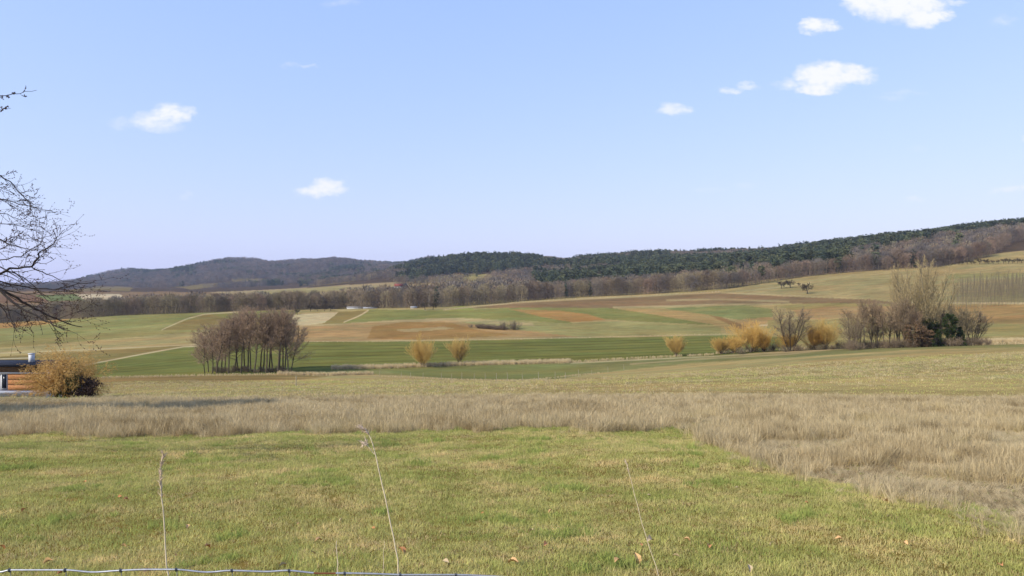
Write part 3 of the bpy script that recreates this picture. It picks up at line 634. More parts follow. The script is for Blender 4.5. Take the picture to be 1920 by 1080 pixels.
# ------------------------------------------------------------------ woods
def lowtree(seed, H, mat, n=150, wdt=.12, L_=1.6, pale=False):
    R = np.random.default_rng(seed); P = dict(seg=[4,3,2], wob=[.06,.15,.25], trop=[.1,.4,.2], n=[13,4], start=[.3,.3], ang=[38,40], lr=[.42,.5], rr=[.45,.5], shape=lambda f: 1.15-.5*f)
    segs = [[], [], []]; grow(segs, np.array([0., 0, -.3]), np.array([0, 0, 1.]), H*.8, H*.014, 0, P, R)
    q = MB(); q.segs(np.array(segs[0]), 4); q.segs(np.array(segs[1]), 3); q.segs(np.array(segs[2]), 3)
    th = np.arccos(R.uniform(-.6, 1, n)); az = R.uniform(0, 6.28, n); rr = R.uniform(.45, 1, n)**.5
    c = np.stack([np.sin(th)*np.cos(az), np.sin(th)*np.sin(az), np.cos(th)], 1)
    p = c*rr[:, None]*np.array([H*.31, H*.31, H*.36])+np.array([0, 0, H*.6]); d = c*.8+np.array([0, 0, .5])+R.normal(0, .45, (n, 3)); d /= np.linalg.norm(d, axis=1, keepdims=True)
    s = L_*R.uniform(.6, 1.3, (n, 1)); a = np.cross(d, R.normal(size=(n, 3))); a /= np.linalg.norm(a, axis=1, keepdims=True)
    m_ = n//3                                     # suckers and scrub about the foot
    an_ = R.uniform(0, 6.28, m_); ra_ = H*.34*R.uniform(0, 1, m_)**.5; p2 = np.stack([ra_*np.cos(an_), ra_*np.sin(an_), R.uniform(-.1, .32, m_)*H], 1)
    p = np.concatenate([p, p2]); d2 = np.stack([R.normal(0, .5, m_), R.normal(0, .5, m_), np.ones(m_)], 1); d = np.concatenate([d, d2/np.linalg.norm(d2, axis=1, keepdims=True)]); n += m_
    s = L_*R.uniform(.6, 1.3, (n, 1)); a = np.cross(d, R.normal(size=(n, 3))); a /= np.linalg.norm(a, axis=1, keepdims=True)
    V = np.stack([p-a*wdt, p+a*wdt, p+d*s], 1).reshape(-1, 3); q.add(V, None, np.arange(3*n).reshape(-1, 3))
    return q.mesh('wood_tree', mat)
def lowcon(seed, H, mat, n=150, pine=False):
    a, c = conifer(seed, H, H*(.2 if pine else .17), n, 1.5, .45 if pine else .1, mat=mat, pine=pine)
    q = MB()
    for m in (a, c):
        V = np.zeros(len(m.vertices)*3, np.float32); m.vertices.foreach_get('co', V); V = V.reshape(-1, 3)
        qs = [tuple(p.vertices) for p in m.polygons if len(p.vertices) == 4]; ts = [tuple(p.vertices) for p in m.polygons if len(p.vertices) == 3]
        q.add(V, qs or None, ts or None)
    return q.mesh('wood_conifer', mat)
w_a = simple('wood_grey_brown', (144,126,100), rnd=.4, hue=(152,140,106), k=1.3); w_b = simple('wood_red_brown', (142,118,98), rnd=.36, hue=(134,116,96), k=1.25); w_p = simple('wood_purple', (118,110,104), rnd=.34, hue=(128,118,102), k=1.1)
w_pale = simple('wood_pale_birch', (170,156,128), rnd=.15)
nd_a = simple('pine_needles', (100,108,76), rnd=.5, hue=(120,122,84), var=.25, transl=.15); nd_b = simple('spruce_needles', (84,96,76), rnd=.45, hue=(104,112,80), var=.25, transl=.15)
LT = [lowtree(1, 13, w_a, 900, .05, 1.3), lowtree(2, 13, w_a, 950, .055, 1.2), lowtree(3, 13, w_b, 900, .05, 1.3), lowtree(4, 13, w_p, 950, .05, 1.4), lowtree(5, 14, w_pale, 260, .04, 1.2)]
FT = [lowtree(11, 14, w_a, 140, .16, 1.8), lowtree(12, 14, w_b, 140, .16, 1.8), lowtree(13, 14, w_p, 140, .17, 1.8), lowtree(14, 14, w_p, 150, .16, 1.8)]
CT = [lowcon(21, 15, nd_a, 260, True), lowcon(22, 16, nd_b, 260), lowcon(23, 14, nd_a, 220, True), lowcon(24, 15, nd_b, 220)]
# valley tree line: individuals
R = np.random.default_rng(77); nl = 0
def woodtree(u, Yd, m, s_, lb, gr, nm='wood_edge_tree'):
    o = obj(nm, m, None, at(u, Yd)); o.rotation_euler.z = R.uniform(0, 6.28); o.scale = (s_*R.uniform(.9, 1.25), s_*R.uniform(.9, 1.25), s_); tag(o, lb, 'tree', gr)
for u in np.arange(-60, 640, 6.4):
    for r_ in range(2):
        uu = u+R.uniform(-3, 3); Yd = hit(uu, base(uu))+r_*12+R.uniform(0, 8)
        woodtree(uu, Yd, LT[R.choice(5, p=[.34,.3,.18,.12,.06])], R.uniform(.7, 1.12), *(('bare brown tree of the valley belt behind the tips of the overhanging branches', 'valley belt trees behind the overhanging branches') if uu < 130 else ('bare brown tree of the valley belt left of the grove, below the pale strip field', 'valley belt trees below the pale strip field') if uu < 365 else ('bare brown tree of the valley belt behind or just right of the alder grove', 'valley belt trees behind the alder grove')))
for u in np.arange(640, 1350, 7.2):
    uu = u+R.uniform(-3, 3); Yd = hit(uu, base(uu))+R.uniform(0, 10)
    cn = R.uniform() < (.1 if 1060 < uu < 1250 else .02)
    if cn: woodtree(uu, Yd, CT[1], R.uniform(.75, 1.0), 'dark conifer standing in the front row of the central wood', 'conifers in the front row of the central wood', 'wood_edge_conifer')
    else: woodtree(uu, Yd, LT[R.choice(5, p=[.3,.25,.15,.2,.1])], R.uniform(.85, 1.25), 'bare tree in the front row of the central wood', 'bare trees in the front row of the central wood')
for u in np.arange(1350, 1925, 6.5):
    uu = u+R.uniform(-3, 3); Yd = hit(uu, base(uu))+R.uniform(0, 8)
    if uu > 1885 and False: continue
    k = R.uniform()
    if k < .13 and uu < 1750: woodtree(uu, Yd, CT[R.integers(0, 2)], R.uniform(.7, 1.0), 'dark conifer at the edge of the hillside forest', 'conifers at the hillside forest edge', 'wood_edge_conifer')
    elif k < .3 and uu < 1750: woodtree(uu, Yd, LT[4], R.uniform(.85, 1.1), 'white-stemmed bare birch at the edge of the hillside forest', 'birches at the hillside forest edge', 'wood_edge_birch')
    else: woodtree(uu, Yd, LT[2 if R.uniform() < .6 else 3], R.uniform(.85, 1.15), 'reddish-brown bare tree at the edge of the hillside forest', 'bare trees at the hillside forest edge')

for i in range(56):
    uu = R.uniform(1618, 1802); Yd = hit(uu, base(uu))-6+R.uniform(0, 55); o = obj('grove_tree', LT[3 if i % 3 else 2], None, at(uu, Yd)); o.rotation_euler.z = R.uniform(0, 6.28)
    s_ = R.uniform(1.05, 1.4)*(1-.25*abs(uu-1710)/92); o.scale = (s_*1.15, s_*1.15, s_); tag(o, 'dark round-crowned bare tree of the dense grove bulging from the hillside forest above the poplars', 'tree', 'dense bare grove above the tall poplars')
def gn_scatter(name, protos, pts, rot, scl, pick, label, cat, extra=None):
    """one mesh of points carrying an instance of a proto at each; rot: (n,3), scl: (n,) or (n,3)"""
    pc = bpy.data.collections.new(name+'_kinds')
    for i, m in enumerate(protos):
        o = bpy.data.objects.new('%s_kind_%02d' % (name, i), m); pc.objects.link(o)
    m = bpy.data.meshes.new(name); m.vertices.add(len(pts)); m.vertices.foreach_set('co', np.asarray(pts, np.float32).ravel())
    a = m.attributes.new('rot', 'FLOAT_VECTOR', 'POINT'); a.data.foreach_set('vector', np.asarray(rot, np.float32).ravel())
    scl = np.asarray(scl, np.float32); scl = np.repeat(scl[:, None], 3, 1) if scl.ndim == 1 else scl
    a = m.attributes.new('scl', 'FLOAT_VECTOR', 'POINT'); a.data.foreach_set('vector', scl.ravel())
    a = m.attributes.new('pick', 'INT', 'POINT'); a.data.foreach_set('value', np.asarray(pick, np.int32))
    o = obj(name, m)
    ng = bpy.data.node_groups.new(name, 'GeometryNodeTree')
    ng.interface.new_socket('Geometry', in_out='INPUT', socket_type='NodeSocketGeometry'); ng.interface.new_socket('Geometry', in_out='OUTPUT', socket_type='NodeSocketGeometry')
    n_in = ng.nodes.new('NodeGroupInput'); n_out = ng.nodes.new('NodeGroupOutput')
    ci = ng.nodes.new('GeometryNodeCollectionInfo'); ci.inputs['Collection'].default_value = pc; ci.inputs['Separate Children'].default_value = True; ci.inputs['Reset Children'].default_value = True
    ip = ng.nodes.new('GeometryNodeInstanceOnPoints'); ip.inputs['Pick Instance'].default_value = True
    def na(nm, ty):
        q = ng.nodes.new('GeometryNodeInputNamedAttribute'); q.data_type = ty; q.inputs[0].default_value = nm; return q.outputs[0]
    e2r = ng.nodes.new('FunctionNodeEulerToRotation')
    ng.links.new(na('rot', 'FLOAT_VECTOR'), e2r.inputs[0]); ng.links.new(e2r.outputs[0], ip.inputs['Rotation'])
    ng.links.new(na('scl', 'FLOAT_VECTOR'), ip.inputs['Scale']); ng.links.new(na('pick', 'INT'), ip.inputs['Instance Index'])
    ng.links.new(n_in.outputs[0], ip.inputs['Points']); ng.links.new(ci.outputs[0], ip.inputs['Instance']); ng.links.new(ip.outputs[0], n_out.inputs[0])
    md = o.modifiers.new('scatter', 'NODES'); md.node_group = ng
    return tag(o, label, cat, kind='stuff')

Yb_c = np.array([hit(u, base(u)) for u in np.arange(-700, 2601, 10)])
def Yb(u): return np.interp(u, np.arange(-700, 2601, 10), Yb_c)
def nz2d(x, y, s, ph=0):
    return (np.sin(x/s+ph)+np.sin(y/s*1.1+ph*1.7)+np.sin((x+y)/s*.63+2+ph)+np.sin((x-1.3*y)/s*1.7+ph*3)+.7*np.sin((x*2.1+y)/s*2.3+ph))/4.7
def jgrid(x0, x1, y0, y1, st, R):
    gx, gy = np.meshgrid(np.arange(x0, x1, st), np.arange(y0, y1, st)); return (gx+R.uniform(-.5, .5, gx.shape)*st*.95).ravel(), (gy+R.uniform(-.5, .5, gy.shape)*st*.95).ravel()
clear = [[(780,529),(850,512),(920,512),(926,529)],[(1045,530),(1090,521),(1102,527),(1060,533)]]
hclear = [[(130,545),(190,535),(250,539),(240,547),(140,549)],[(330,539),(420,528),(500,522),(520,528),(420,537),(360,543)],[(640,531),(720,521),(800,514),(780,524),(700,531)]]
# a) wood between tree line and ridge
x, y = jgrid(-650, 1500, 500, 2050, 8.2, R); u = 960+F*x/y; v = 540-F*gz(x, y)/y; yb = Yb(u)
ok = (u > -60) & (u < 2060)
inwood = ((u < 640) & (y > yb+24) & (y < yb+80)) | ((u >= 640) & (u < 935) & (y > yb+10) & (y < yb+110+(u-640)*.55)) | ((u >= 935) & (y > yb+9)) | ((u > 742+30*nz2d(x, y, 40)) & (y > 1180+nz2d(x, y, 60)*90)) | ((u < 900) & (u > 600+40*nz2d(x, y, 50)) & (y > 1560-(u-600)*1.3+nz2d(x, y, 60)*90)) | ((u < 935) & (u > 770) & (y > 900) & (y < 1180) & (nz2d(x, y, 34, 2) > .32))
ok &= inwood & (y < 1850) & ((u > 590) | (y < 1000))
for P in clear: ok &= ~(inpoly(P, u, v) & (y < 1700) & (nz2d(x, y, 26, 5) < .38))
ok &= ~((u > 1900) & (y < yb))
x, y, u, v, yb = [q[ok] for q in (x, y, u, v, yb)]
dp = y-yb; nn = nz2d(x, y, 70, 1)+.5*nz2d(x, y, 23, 3)
cth = np.where(u < 700, -.8, np.where(u < 1000, np.where(y > 1240, np.interp(u, [740, 800], [-.3, .55]), -.75), np.where(u < 1440, np.where(dp < 180, -.75, np.where(y < 1350, .28, .0)), np.where((u > 1590) & (u < 1790) & (dp < 190), -.9, np.where(dp < 45, -.6, np.where(dp < 500, .42, .0))))))
cth = np.where((u > 1800), np.where(dp < 330, -.5, .1), cth)
isc = nn < cth
pick = np.where(isc, 4+R.integers(0, 4, len(x)), R.integers(0, 4, len(x)))
z = gz(x, y); s_ = (R.uniform(.55, 1.25, len(x))+.15*nz2d(x, y, 30, 4))*np.where(isc, 1.0, .88)*np.where((u > 640) & (u < 1000) & (y < 1000), 1.2, 1.0)
near_ = (y < 800)
rot = np.stack([np.zeros(len(x)), np.zeros(len(x)), R.uniform(0, 6.28, len(x))], 1)
gn_scatter('hillside_wood', FT+CT, np.stack([x, y, z], 1), rot, np.stack([s_*R.uniform(1, 1.3, len(x)), s_*R.uniform(1, 1.3, len(x)), s_], 1), pick, 'mixed bare and conifer woodland covering the valley side and ridge', 'woodland')
# b) far hill
x, y = jgrid(-3500, 600, 1800, 4300, 14.5, R); u = 960+F*x/y; v = 540-F*gz(x, y)/y
ok = (u > -40) & (u < 960) & (y < 3750) & (y > np.where(u < 560, 2050, 1900)+nz2d(x, y, 90)*110)
for P in hclear: ok &= ~(inpoly(P, u, v) & (y < 3000))
ok &= ~((u > 800) & (y < 2600))
x, y, u, v = [q[ok] for q in (x, y, u, v)]
nn = nz2d(x, y, 160, 2)+.5*nz2d(x, y, 50, 5); isc = nn < np.where(y > 3250, -.05, -.42)
pick = np.where(isc, 4+R.integers(0, 4, len(x)), R.integers(1, 4, len(x))); s_ = R.uniform(.65, 1.35, len(x))+.2*nz2d(x, y, 60, 1)
rot = np.stack([np.zeros(len(x)), np.zeros(len(x)), R.uniform(0, 6.28, len(x))], 1)
gn_scatter('far_hill_wood', FT+CT, np.stack([x, y, gz(x, y)-1, ], 1), rot, np.stack([s_*1.45, s_*1.45, s_], 1), pick, 'bluish bare forest covering the long hill on the left horizon', 'forest')

# ------------------------------------------------------------------ distant house and shed
red = simple('roof_tile_red', (150,80,66)); white = simple('white_render', (235,235,232), var=.05); slate = simple('slate_dark', (60,64,72)); glass = simple('window_dark', (40,46,56), rough=.15)
h = empty('farmhouse', at(752, hit(752, 542, 640))); tag(h, 'tiny farmhouse with red roof and dark gable far across the valley', 'house')
q = MB(); q.box(-9, 3, -4, 4, -1, 4); obj('wall', q.mesh('wall', white), h)
q = MB(); q.add([(-9.4,-4.5,4),(3.4,-4.5,4),(3.4,4.5,4),(-9.4,4.5,4),(-9.4,0,8),(3.4,0,8)], [(0,1,5,4),(2,3,4,5),(3,2,1,0)], [(0,4,3),(1,2,5)]); obj('roof', q.mesh('roof', red), h)
q = MB(); q.add([(3.6,-5,-1),(9.5,-5,-1),(9.5,4,-1),(3.6,4,-1),(3.6,-5,5),(9.5,-5,5),(9.5,4,5),(3.6,4,5),(6.5,-5,9),(6.5,4,9)], [(0,1,5,4),(2,3,7,6),(1,2,6,5),(3,0,4,7),(4,8,9,7),(8,5,6,9)], [(4,5,8),(6,7,9)]); obj('gable_wing', q.mesh('gable_wing', slate), h)
for a in (-6.5, -3, .5):
    q = MB(); q.box(a, a+1.2, -4.06, -4.01, 1, 2.6); obj('window', q.mesh('window', glass), h)
for (u, w_, hh, lb) in [(668,13,1.1,'long low white shed glimpsed through the tree belt, left one'),(694,9,.6,'shorter white shed glimpsed through the tree belt, right one'),(776,4,.8,'tiny white hut at the foot of the belt left of the crest tree')]:
    p = at(u, hit(u, base(u))-1); e = empty('shed', p); tag(e, lb, 'shed', 'white sheds at the foot of the tree belt')
    q = MB(); q.box(-w_/2, w_/2, -2, 2, -.5, hh); obj('wall', q.mesh('wall', white), e)
    q = MB(); q.add([(-w_/2-.3,-2.4,hh),(w_/2+.3,-2.4,hh),(w_/2+.3,2.4,hh),(-w_/2-.3,2.4,hh),(-w_/2-.3,0,hh+.4),(w_/2+.3,0,hh+.4)], [(0,1,5,4),(2,3,4,5),(3,2,1,0)], [(0,4,3),(1,2,5)]); obj('roof', q.mesh('roof', simple('shed_roof', (200,202,205))), e)

# ------------------------------------------------------------------ the house on the left
HY = 92.0; k_ = HY/F
def hx(u): return (u-960)*k_
def hz(v): return (540-v)*k_
wood = simple('larch_boards', (184,128,82), var=.22, scale=6, k=1.1); wood2 = simple('grey_brown_boards', (142,112,84), var=.25)
roofm = simple('roof_edge_dark', (58,62,72), rough=.9); trim = simple('white_trim', (236,236,234), var=.04); dk = simple('dark_reveal', (48,42,40)); rail = simple('rail_steel', (150,154,160), rough=.35, metal=.6)
ho = empty('house', (hx(0), HY, float(gz(hx(0), HY)))); tag(ho, 'flat-roofed house with orange larch boards and white bands at the left edge', 'house')
def hpart(name, q, mat, par=None):
    o = obj(name, q.mesh(name, mat), par or ho)
    o.location = (-ho.location.x, -ho.location.y, -ho.location.z) if par is None else (0, 0, 0)
    return o
zb = ho.location.z-1
q = MB(); q.box(hx(-160), hx(86), HY+.06, HY+4.6, zb, hz(688)); hpart('wall', q, trim)
q = MB()
for (a, b2) in ((701,711.5),(712.5,721),(722,731)): q.box(hx(15), hx(86.5), HY-.02, HY+.04, hz(b2), hz(a))
hpart('larch_cladding', q, wood)
q = MB()
for (a, b2) in ((711.5,712.5),(721,722)): q.box(hx(15), hx(86.5), HY+.0, HY+.045, hz(b2), hz(a))
hpart('cladding_gap', q, dk)
q = MB()
for (a, b2) in ((688,691),(691.4,695),(695.4,698)): q.box(hx(-160), hx(86.5), HY-.03, HY+.03, hz(b2), hz(a))
hpart('fascia_board', q, wood2)
q = MB(); q.box(hx(-162), hx(90), HY-.7, HY+4.9, hz(686), hz(682)); rf = hpart('roof', q, roofm)
q = MB(); q.box(hx(-160), hx(87), HY-.12, HY+.02, hz(700.6), hz(698)); hpart('white_band', q, trim)
q = MB(); q.box(hx(-160), hx(84), HY-1.3, HY-.04, hz(737), hz(731.5)); hpart('balcony_slab', q, trim)
q = MB(); q.box(hx(33.5), hx(41), HY+2, HY+2.5, hz(684), hz(666.5)); q.box(hx(32.7), hx(41.8), HY+1.94, HY+2.56, hz(666.5), hz(665.3)); c_ = obj('chimney', q.mesh('chimney', trim), rf)
q = MB(); q.segs(np.array(polytube([(hx(104),HY+3,hz(686)),(hx(104),HY+3,hz(676))], .13)), 8); q.segs(np.array(polytube([(hx(104),HY+3,hz(676)),(hx(104),HY+3,hz(675))], .22)), 8); obj('flue_pipe', q.mesh('flue_pipe', rail), rf)
for (a, b2) in ((-42,-26),(2,13.5)):
    q = MB(); q.box(hx(a), hx(b2), HY-.03, HY+.03, hz(730), hz(699.5)); wn = hpart('window', q, trim)
    q = MB(); q.box(hx(a+2), hx(b2-1), HY-.06, HY-.035, hz(727.5), hz(702)); obj('pane', q.mesh('pane', glass), wn)
q = MB()
for v_ in (737.5, 741): q.segs(np.array(polytube([(hx(-160),HY-1.6,hz(v_)),(hx(80),HY-1.6,hz(v_))], .035)), 5)
for u_ in range(-150, 81, 23): q.segs(np.array(polytube([(hx(u_),HY-1.6,hz(737)),(hx(u_),HY-1.6,hz(760))], .035)), 5)
hpart('railing', q, rail)
for (a, b2) in ((6,20),(26,34)):
    q = MB(); q.box(hx(a), hx(b2), HY-.01, HY+.04, hz(748), hz(739.5)); hpart('lower_window', q, simple('lower_panel', (205,212,224), rough=.3))
# yellow weeping shrub, evergreen and dark low shrub in front of it
P_wp = dict(seg=[4,5,3,2], wob=[.15,.2,.2,.25], trop=[.2,-.35,-.5,-.4], n=[9,10,10], start=[.25,.2,.15], ang=[40,38,35], lr=[.62,.5,.5], rr=[.5,.5,.5], shape=lambda f: 1.0)
tw_ochre = simple('twig_ochre', (208,168,98), rnd=.1, hue=(196,158,88), k=1.25)
Rr = np.random.default_rng(8); segs = [[] for _ in range(4)]
for k in range(26):
    a = Rr.uniform(0, 6.28); t_ = Rr.uniform(.1, .95); grow(segs, np.array([math.cos(a)*.5, math.sin(a)*.5, -.1]), nrm(np.array([math.cos(a)*t_, math.sin(a)*t_, 1])), Rr.uniform(3, 4.6), .06, 0, P_wp, Rr)
st = MB(); st.segs(np.array(segs[0]), 5); c = MB(); c.segs(np.array(segs[1]), 3); c.segs(np.array(segs[2]), 3); sg = np.array(segs[3]); sg[:, 6] = .02; V, T = ribbons(sg, Rr); c.add(V, None, T)
SY = 82.0
def shrub_at(u, Yd, dz=0): p = at(u, Yd); return (p[0], p[1], p[2]+dz)
sh = put_tree('weeping_shrub', (st.mesh('trunk', bark_dk), c.mesh('crown', tw_ochre)), shrub_at(120, SY), 0, (1.02,1.0,.98), 'large ochre weeping shrub half hiding the orange house', 'bush')
def leafball(seed, rx, rz_, n, size, mat):
    R = np.random.default_rng(seed); nl_ = 14; cc = R.normal(0, .45, (nl_, 3))*np.array([rx, rx, rz_])+np.array([0, 0, rz_*.9]); ix = R.integers(0, nl_, n)
    p = cc[ix]+R.normal(0, .2, (n, 3))*np.array([rx, rx, rz_]); p[:, 2] = np.abs(p[:, 2]); d = R.normal(size=(n, 3)); d /= np.linalg.norm(d, axis=1, keepdims=True)
    a = np.cross(d, R.normal(size=(n, 3))); a /= np.linalg.norm(a, axis=1, keepdims=True); s = size*R.uniform(.6, 1.3, (n, 1))
    V = np.stack([p-a*s*.35, p+d*s*.5, p+a*s*.35, p-d*s*.5], 1).reshape(-1, 3); b_ = MB(); b_.add(V, np.arange(4*n).reshape(-1, 4)); sp = MB()
    sp.segs(np.array([np.concatenate([[0, 0, -.1], q_, [.05, .02]]) for q_ in cc]), 4)
    return sp.mesh('trunk', bark_dk), b_.mesh('crown', mat)
everg = simple('evergreen_leaf', (92,98,44), var=.3, transl=.25); dkleaf = simple('dark_red_leaf', (66,50,42), var=.3)
put_tree('evergreen_bush', leafball(3, 1.9, 1.9, 3600, .22, everg), shrub_at(131, SY-.4), 0, (.8,.8,1.0), 'dark green evergreen bush growing through the ochre shrub', 'bush')
put_tree('dark_bush', leafball(4, 1.9, .7, 2600, .16, dkleaf), shrub_at(160, SY-1.5), 0, (.85,.8,1.7), 'low blackish bush right of the ochre shrub', 'bush')

# ------------------------------------------------------------------ posts in the fields
postm = simple('weathered_post', (196,184,156), var=.2)
q = MB(); q.segs(np.array(polytube([(0,0,-.2),(.02,0,1.45)], [.055,.045])), 6); q.segs(np.array(polytube([(.02,0,1.45),(.02,0,1.5)], [.045,.015])), 6); pm = q.mesh('post', postm)
for u_ in (712,752,770,793,828,847,866,889,910,931,952,980,1010,1041,1060,1085,1110,1140,1170):
    Yd = hit(u_, float(np.interp(u_, [700,860,960,1040,1130,1200], [704,711,714,711,701,692])))+1
    o = obj('fence_post', pm, None, at(u_, Yd)); o.rotation_euler = (R.normal(0, .04), R.normal(0, .04), R.uniform(0, 6)); o.scale = (.8, .8, R.uniform(.85, 1.1))
    tag(o, 'thin weathered stake in the line along the lower green strip', 'post', 'stakes along the lower green strip')
o = obj('marker_post', pm, None, at(555, hit(555, 724))); o.scale = (1.2, 1.2, 1.05); tag(o, 'lone pale marker post in the pasture below the alder grove', 'post')

# ------------------------------------------------------------------ grasses
def blades(seed, n, rad, h0, h1, wd, lean, mat, segs=3, droop=.5, dirn=None, head=0):
    R = np.random.default_rng(seed); V = []; Q = []; T = []; k = 0
    for i in range(n):
        a = R.uniform(0, 6.28); q = rad*math.sqrt(R.uniform()); p = np.array([math.cos(a)*q, math.sin(a)*q, -.01]); H = R.uniform(h0, h1)
        az = R.uniform(0, 6.28) if dirn is None else dirn+R.normal(0, .45); ln = abs(R.normal(0, lean)) if dirn is None else lean*R.uniform(.6, 1.3)
        f = R.uniform(0, 3.14); sx = np.array([math.cos(f), math.sin(f), 0])*wd*R.uniform(.7, 1.3)
        d = nrm(np.array([math.cos(az)*ln, math.sin(az)*ln, 1])); first = k
        for s in range(segs+1):
            w_ = sx*(1-.85*(s/segs)**1.5)
            if head and s == segs-1: w_ = sx*head
            V += [p-w_, p+w_]; k += 2
            if s: Q.append((k-4, k-3, k-1, k-2))
            p = p+d*H/segs; d = nrm(d+np.array([math.cos(az)*droop*ln, math.sin(az)*droop*ln, -droop*.25]))
    return mesh('blades', V, Q, None, mat)
gg = grassmat('meadow_grass', [(136,142,74),(158,156,88),(172,164,102),(194,172,118)], .7, k=2.2, transl=.4)
gs = grassmat('meadow_straw', [(190,168,112),(204,182,132)], .5, k=1.6)
gd = grassmat('meadow_rich_green', [(126,138,68),(148,152,82)], .5, k=2.1)
dry = grassmat('dry_grass', [(154,134,94),(188,168,126),(202,184,142),(180,160,114)], .3, k=1.6, rnd=.3, fine=1.2)
dry2 = grassmat('dry_grass_golden', [(186,160,106),(200,176,122),(172,160,94)], .3, k=1.45, rnd=.3)
GK = [blades(1, 26, .10, .03, .075, .0032, .5, gg), blades(2, 26, .10, .03, .08, .003, .7, gg), blades(3, 22, .09, .02, .06, .003, .9, gs), blades(4, 30, .08, .05, .11, .0035, .4, gd), blades(5, 26, .11, .03, .065, .0032, .8, gg)]
R = np.random.default_rng(3)
def meadow():
    xs = []; ys = []
    for (y0, y1, st) in ((2.2, 8, .062), (8, 13, .078), (13, 23.5, .1)):
        x, y = jgrid(-.78*y1-4, .78*y1+3, y0, y1, st, R); k = (x > -.76*y-3.5) & (x < .76*y+2.5); xs.append(x[k]); ys.append(y[k])
    x = np.concatenate(xs); y = np.concatenate(ys); j = .3*nz2d(x, y, .8, 2); k = ~tallmask(x+j, y+j, .25); return x[k], y[k]
x, y = meadow(); n = len(x)
n1 = nz2d(x, y, .55, 1)+.6*nz2d(x, y, .21, 4); r_ = R.uniform(0, 1, n)
pick = np.where(n1 < -.55, np.where(r_ < .55, 2, 4), np.where(n1 > .6, np.where(r_ < .5, 3, 0), np.where(r_ < .36, 0, np.where(r_ < .7, 1, np.where(r_ < .86, 4, 2)))))
s_ = (.75+.35*nz2d(x, y, .35, 7)+R.uniform(0, .5, n))*np.where(y > 13, 1.15, 1)
rot = np.stack([R.normal(0, .12, n), R.normal(0, .12, n), R.uniform(0, 6.28, n)], 1)
bare_ = (nz2d(x, y, .33, 9)+.5*nz2d(x, y, .13, 2)) > .78; s_ = np.where(bare_, s_*.45, s_)*.82; pick = np.where(bare_, 2, pick)
tuft = (nz2d(x, y, .42, 12) > .72) & (R.uniform(0, 1, n) < .5); s_ = np.where(tuft, s_*1.5, s_); pick = np.where(tuft, 3, pick)
gn_scatter('meadow_grass', GK, np.stack([x, y, gz(x, y)], 1), rot, np.stack([s_*1.15, s_*1.15, s_], 1), pick, 'short green meadow grass in front of the tall dry grass', 'grass')
print('meadow', n)
DK = [blades(11, 22, .13, .32, .62, .0045, .22, dry, 4, .35, head=.9), blades(12, 22, .14, .3, .6, .0045, .35, dry, 4, .5, head=.9), blades(13, 26, .16, .3, .55, .005, .8, dry, 4, .8),
      blades(14, 26, .18, .4, .65, .005, 1.3, dry, 4, .5, dirn=0.0), blades(15, 20, .13, .25, .45, .0045, .4, dry2, 4, .5), blades(16, 26, .12, .06, .2, .004, .6, gd, 3, .5)]
def tallg():
    xs = []; ys = []
    for (y0, y1, st) in ((6, 22, .115), (22, 32, .17), (32, 47.5, .24)):
        x, y = jgrid(-.8*y1-8, .8*y1+8, y0, y1, st, R); k = (x > -.76*y-3) & (x < .76*y+7); xs.append(x[k]); ys.append(y[k])
    x = np.concatenate(xs); y = np.concatenate(ys); j = .6*nz2d(x, y, .9, 2)+R.normal(0, .22, len(x)); k = tallmask(x+j, y+j, 0) & ((y < 44) | (R.uniform(0, 1, len(x)) < (50-y)/6)) & (nz2d(x, y, .5, 8)+.6*nz2d(x, y, .21, 3) < .8); return x[k], y[k]
x, y = tallg(); n = len(x); r_ = R.uniform(0, 1, n); fl = nz2d(x, y, 1.3, 3)+.5*nz2d(x, y, .5, 1)+np.clip((x-3.5)/6, 0, 1)*np.clip((24-y)/7, 0, 1)*.75
pick = np.where(fl > .45, np.where(r_ < .55, 3, np.where(r_ < .85, 2, 5)), np.where(r_ < .4, 0, np.where(r_ < .75, 1, np.where(r_ < .86, 2, np.where(r_ < .96, 4, 5)))))
s_ = (.74+.26*nz2d(x, y, 1.1, 5)+.16*nz2d(x, y, .4, 3)+R.uniform(-.2, .25, n))*np.where(fl > .45, .62, 1)*np.interp(y, [6, 20, 30, 47], [.62, .85, .85, .6]); wd_ = np.interp(y, [6, 22, 32, 47], [1.0, 1.15, 1.6, 2.1])
s_ = s_*np.where((960+F*x/y < 130) & (y > 36), .45, 1.0)
rz = np.where(pick == 3, 1.2*nz2d(x, y, 2.2, 6)*2.5+.6, R.uniform(0, 6.28, n))
rot = np.stack([R.normal(0, .1, n), R.normal(0, .1, n), rz], 1)
gn_scatter('tall_dry_grass', DK, np.stack([x, y, gz(x, y)], 1), rot, np.stack([s_*wd_, s_*wd_, s_], 1), pick, 'tall beige dry grass left uncut behind the green meadow', 'grass')
print('tall', n)
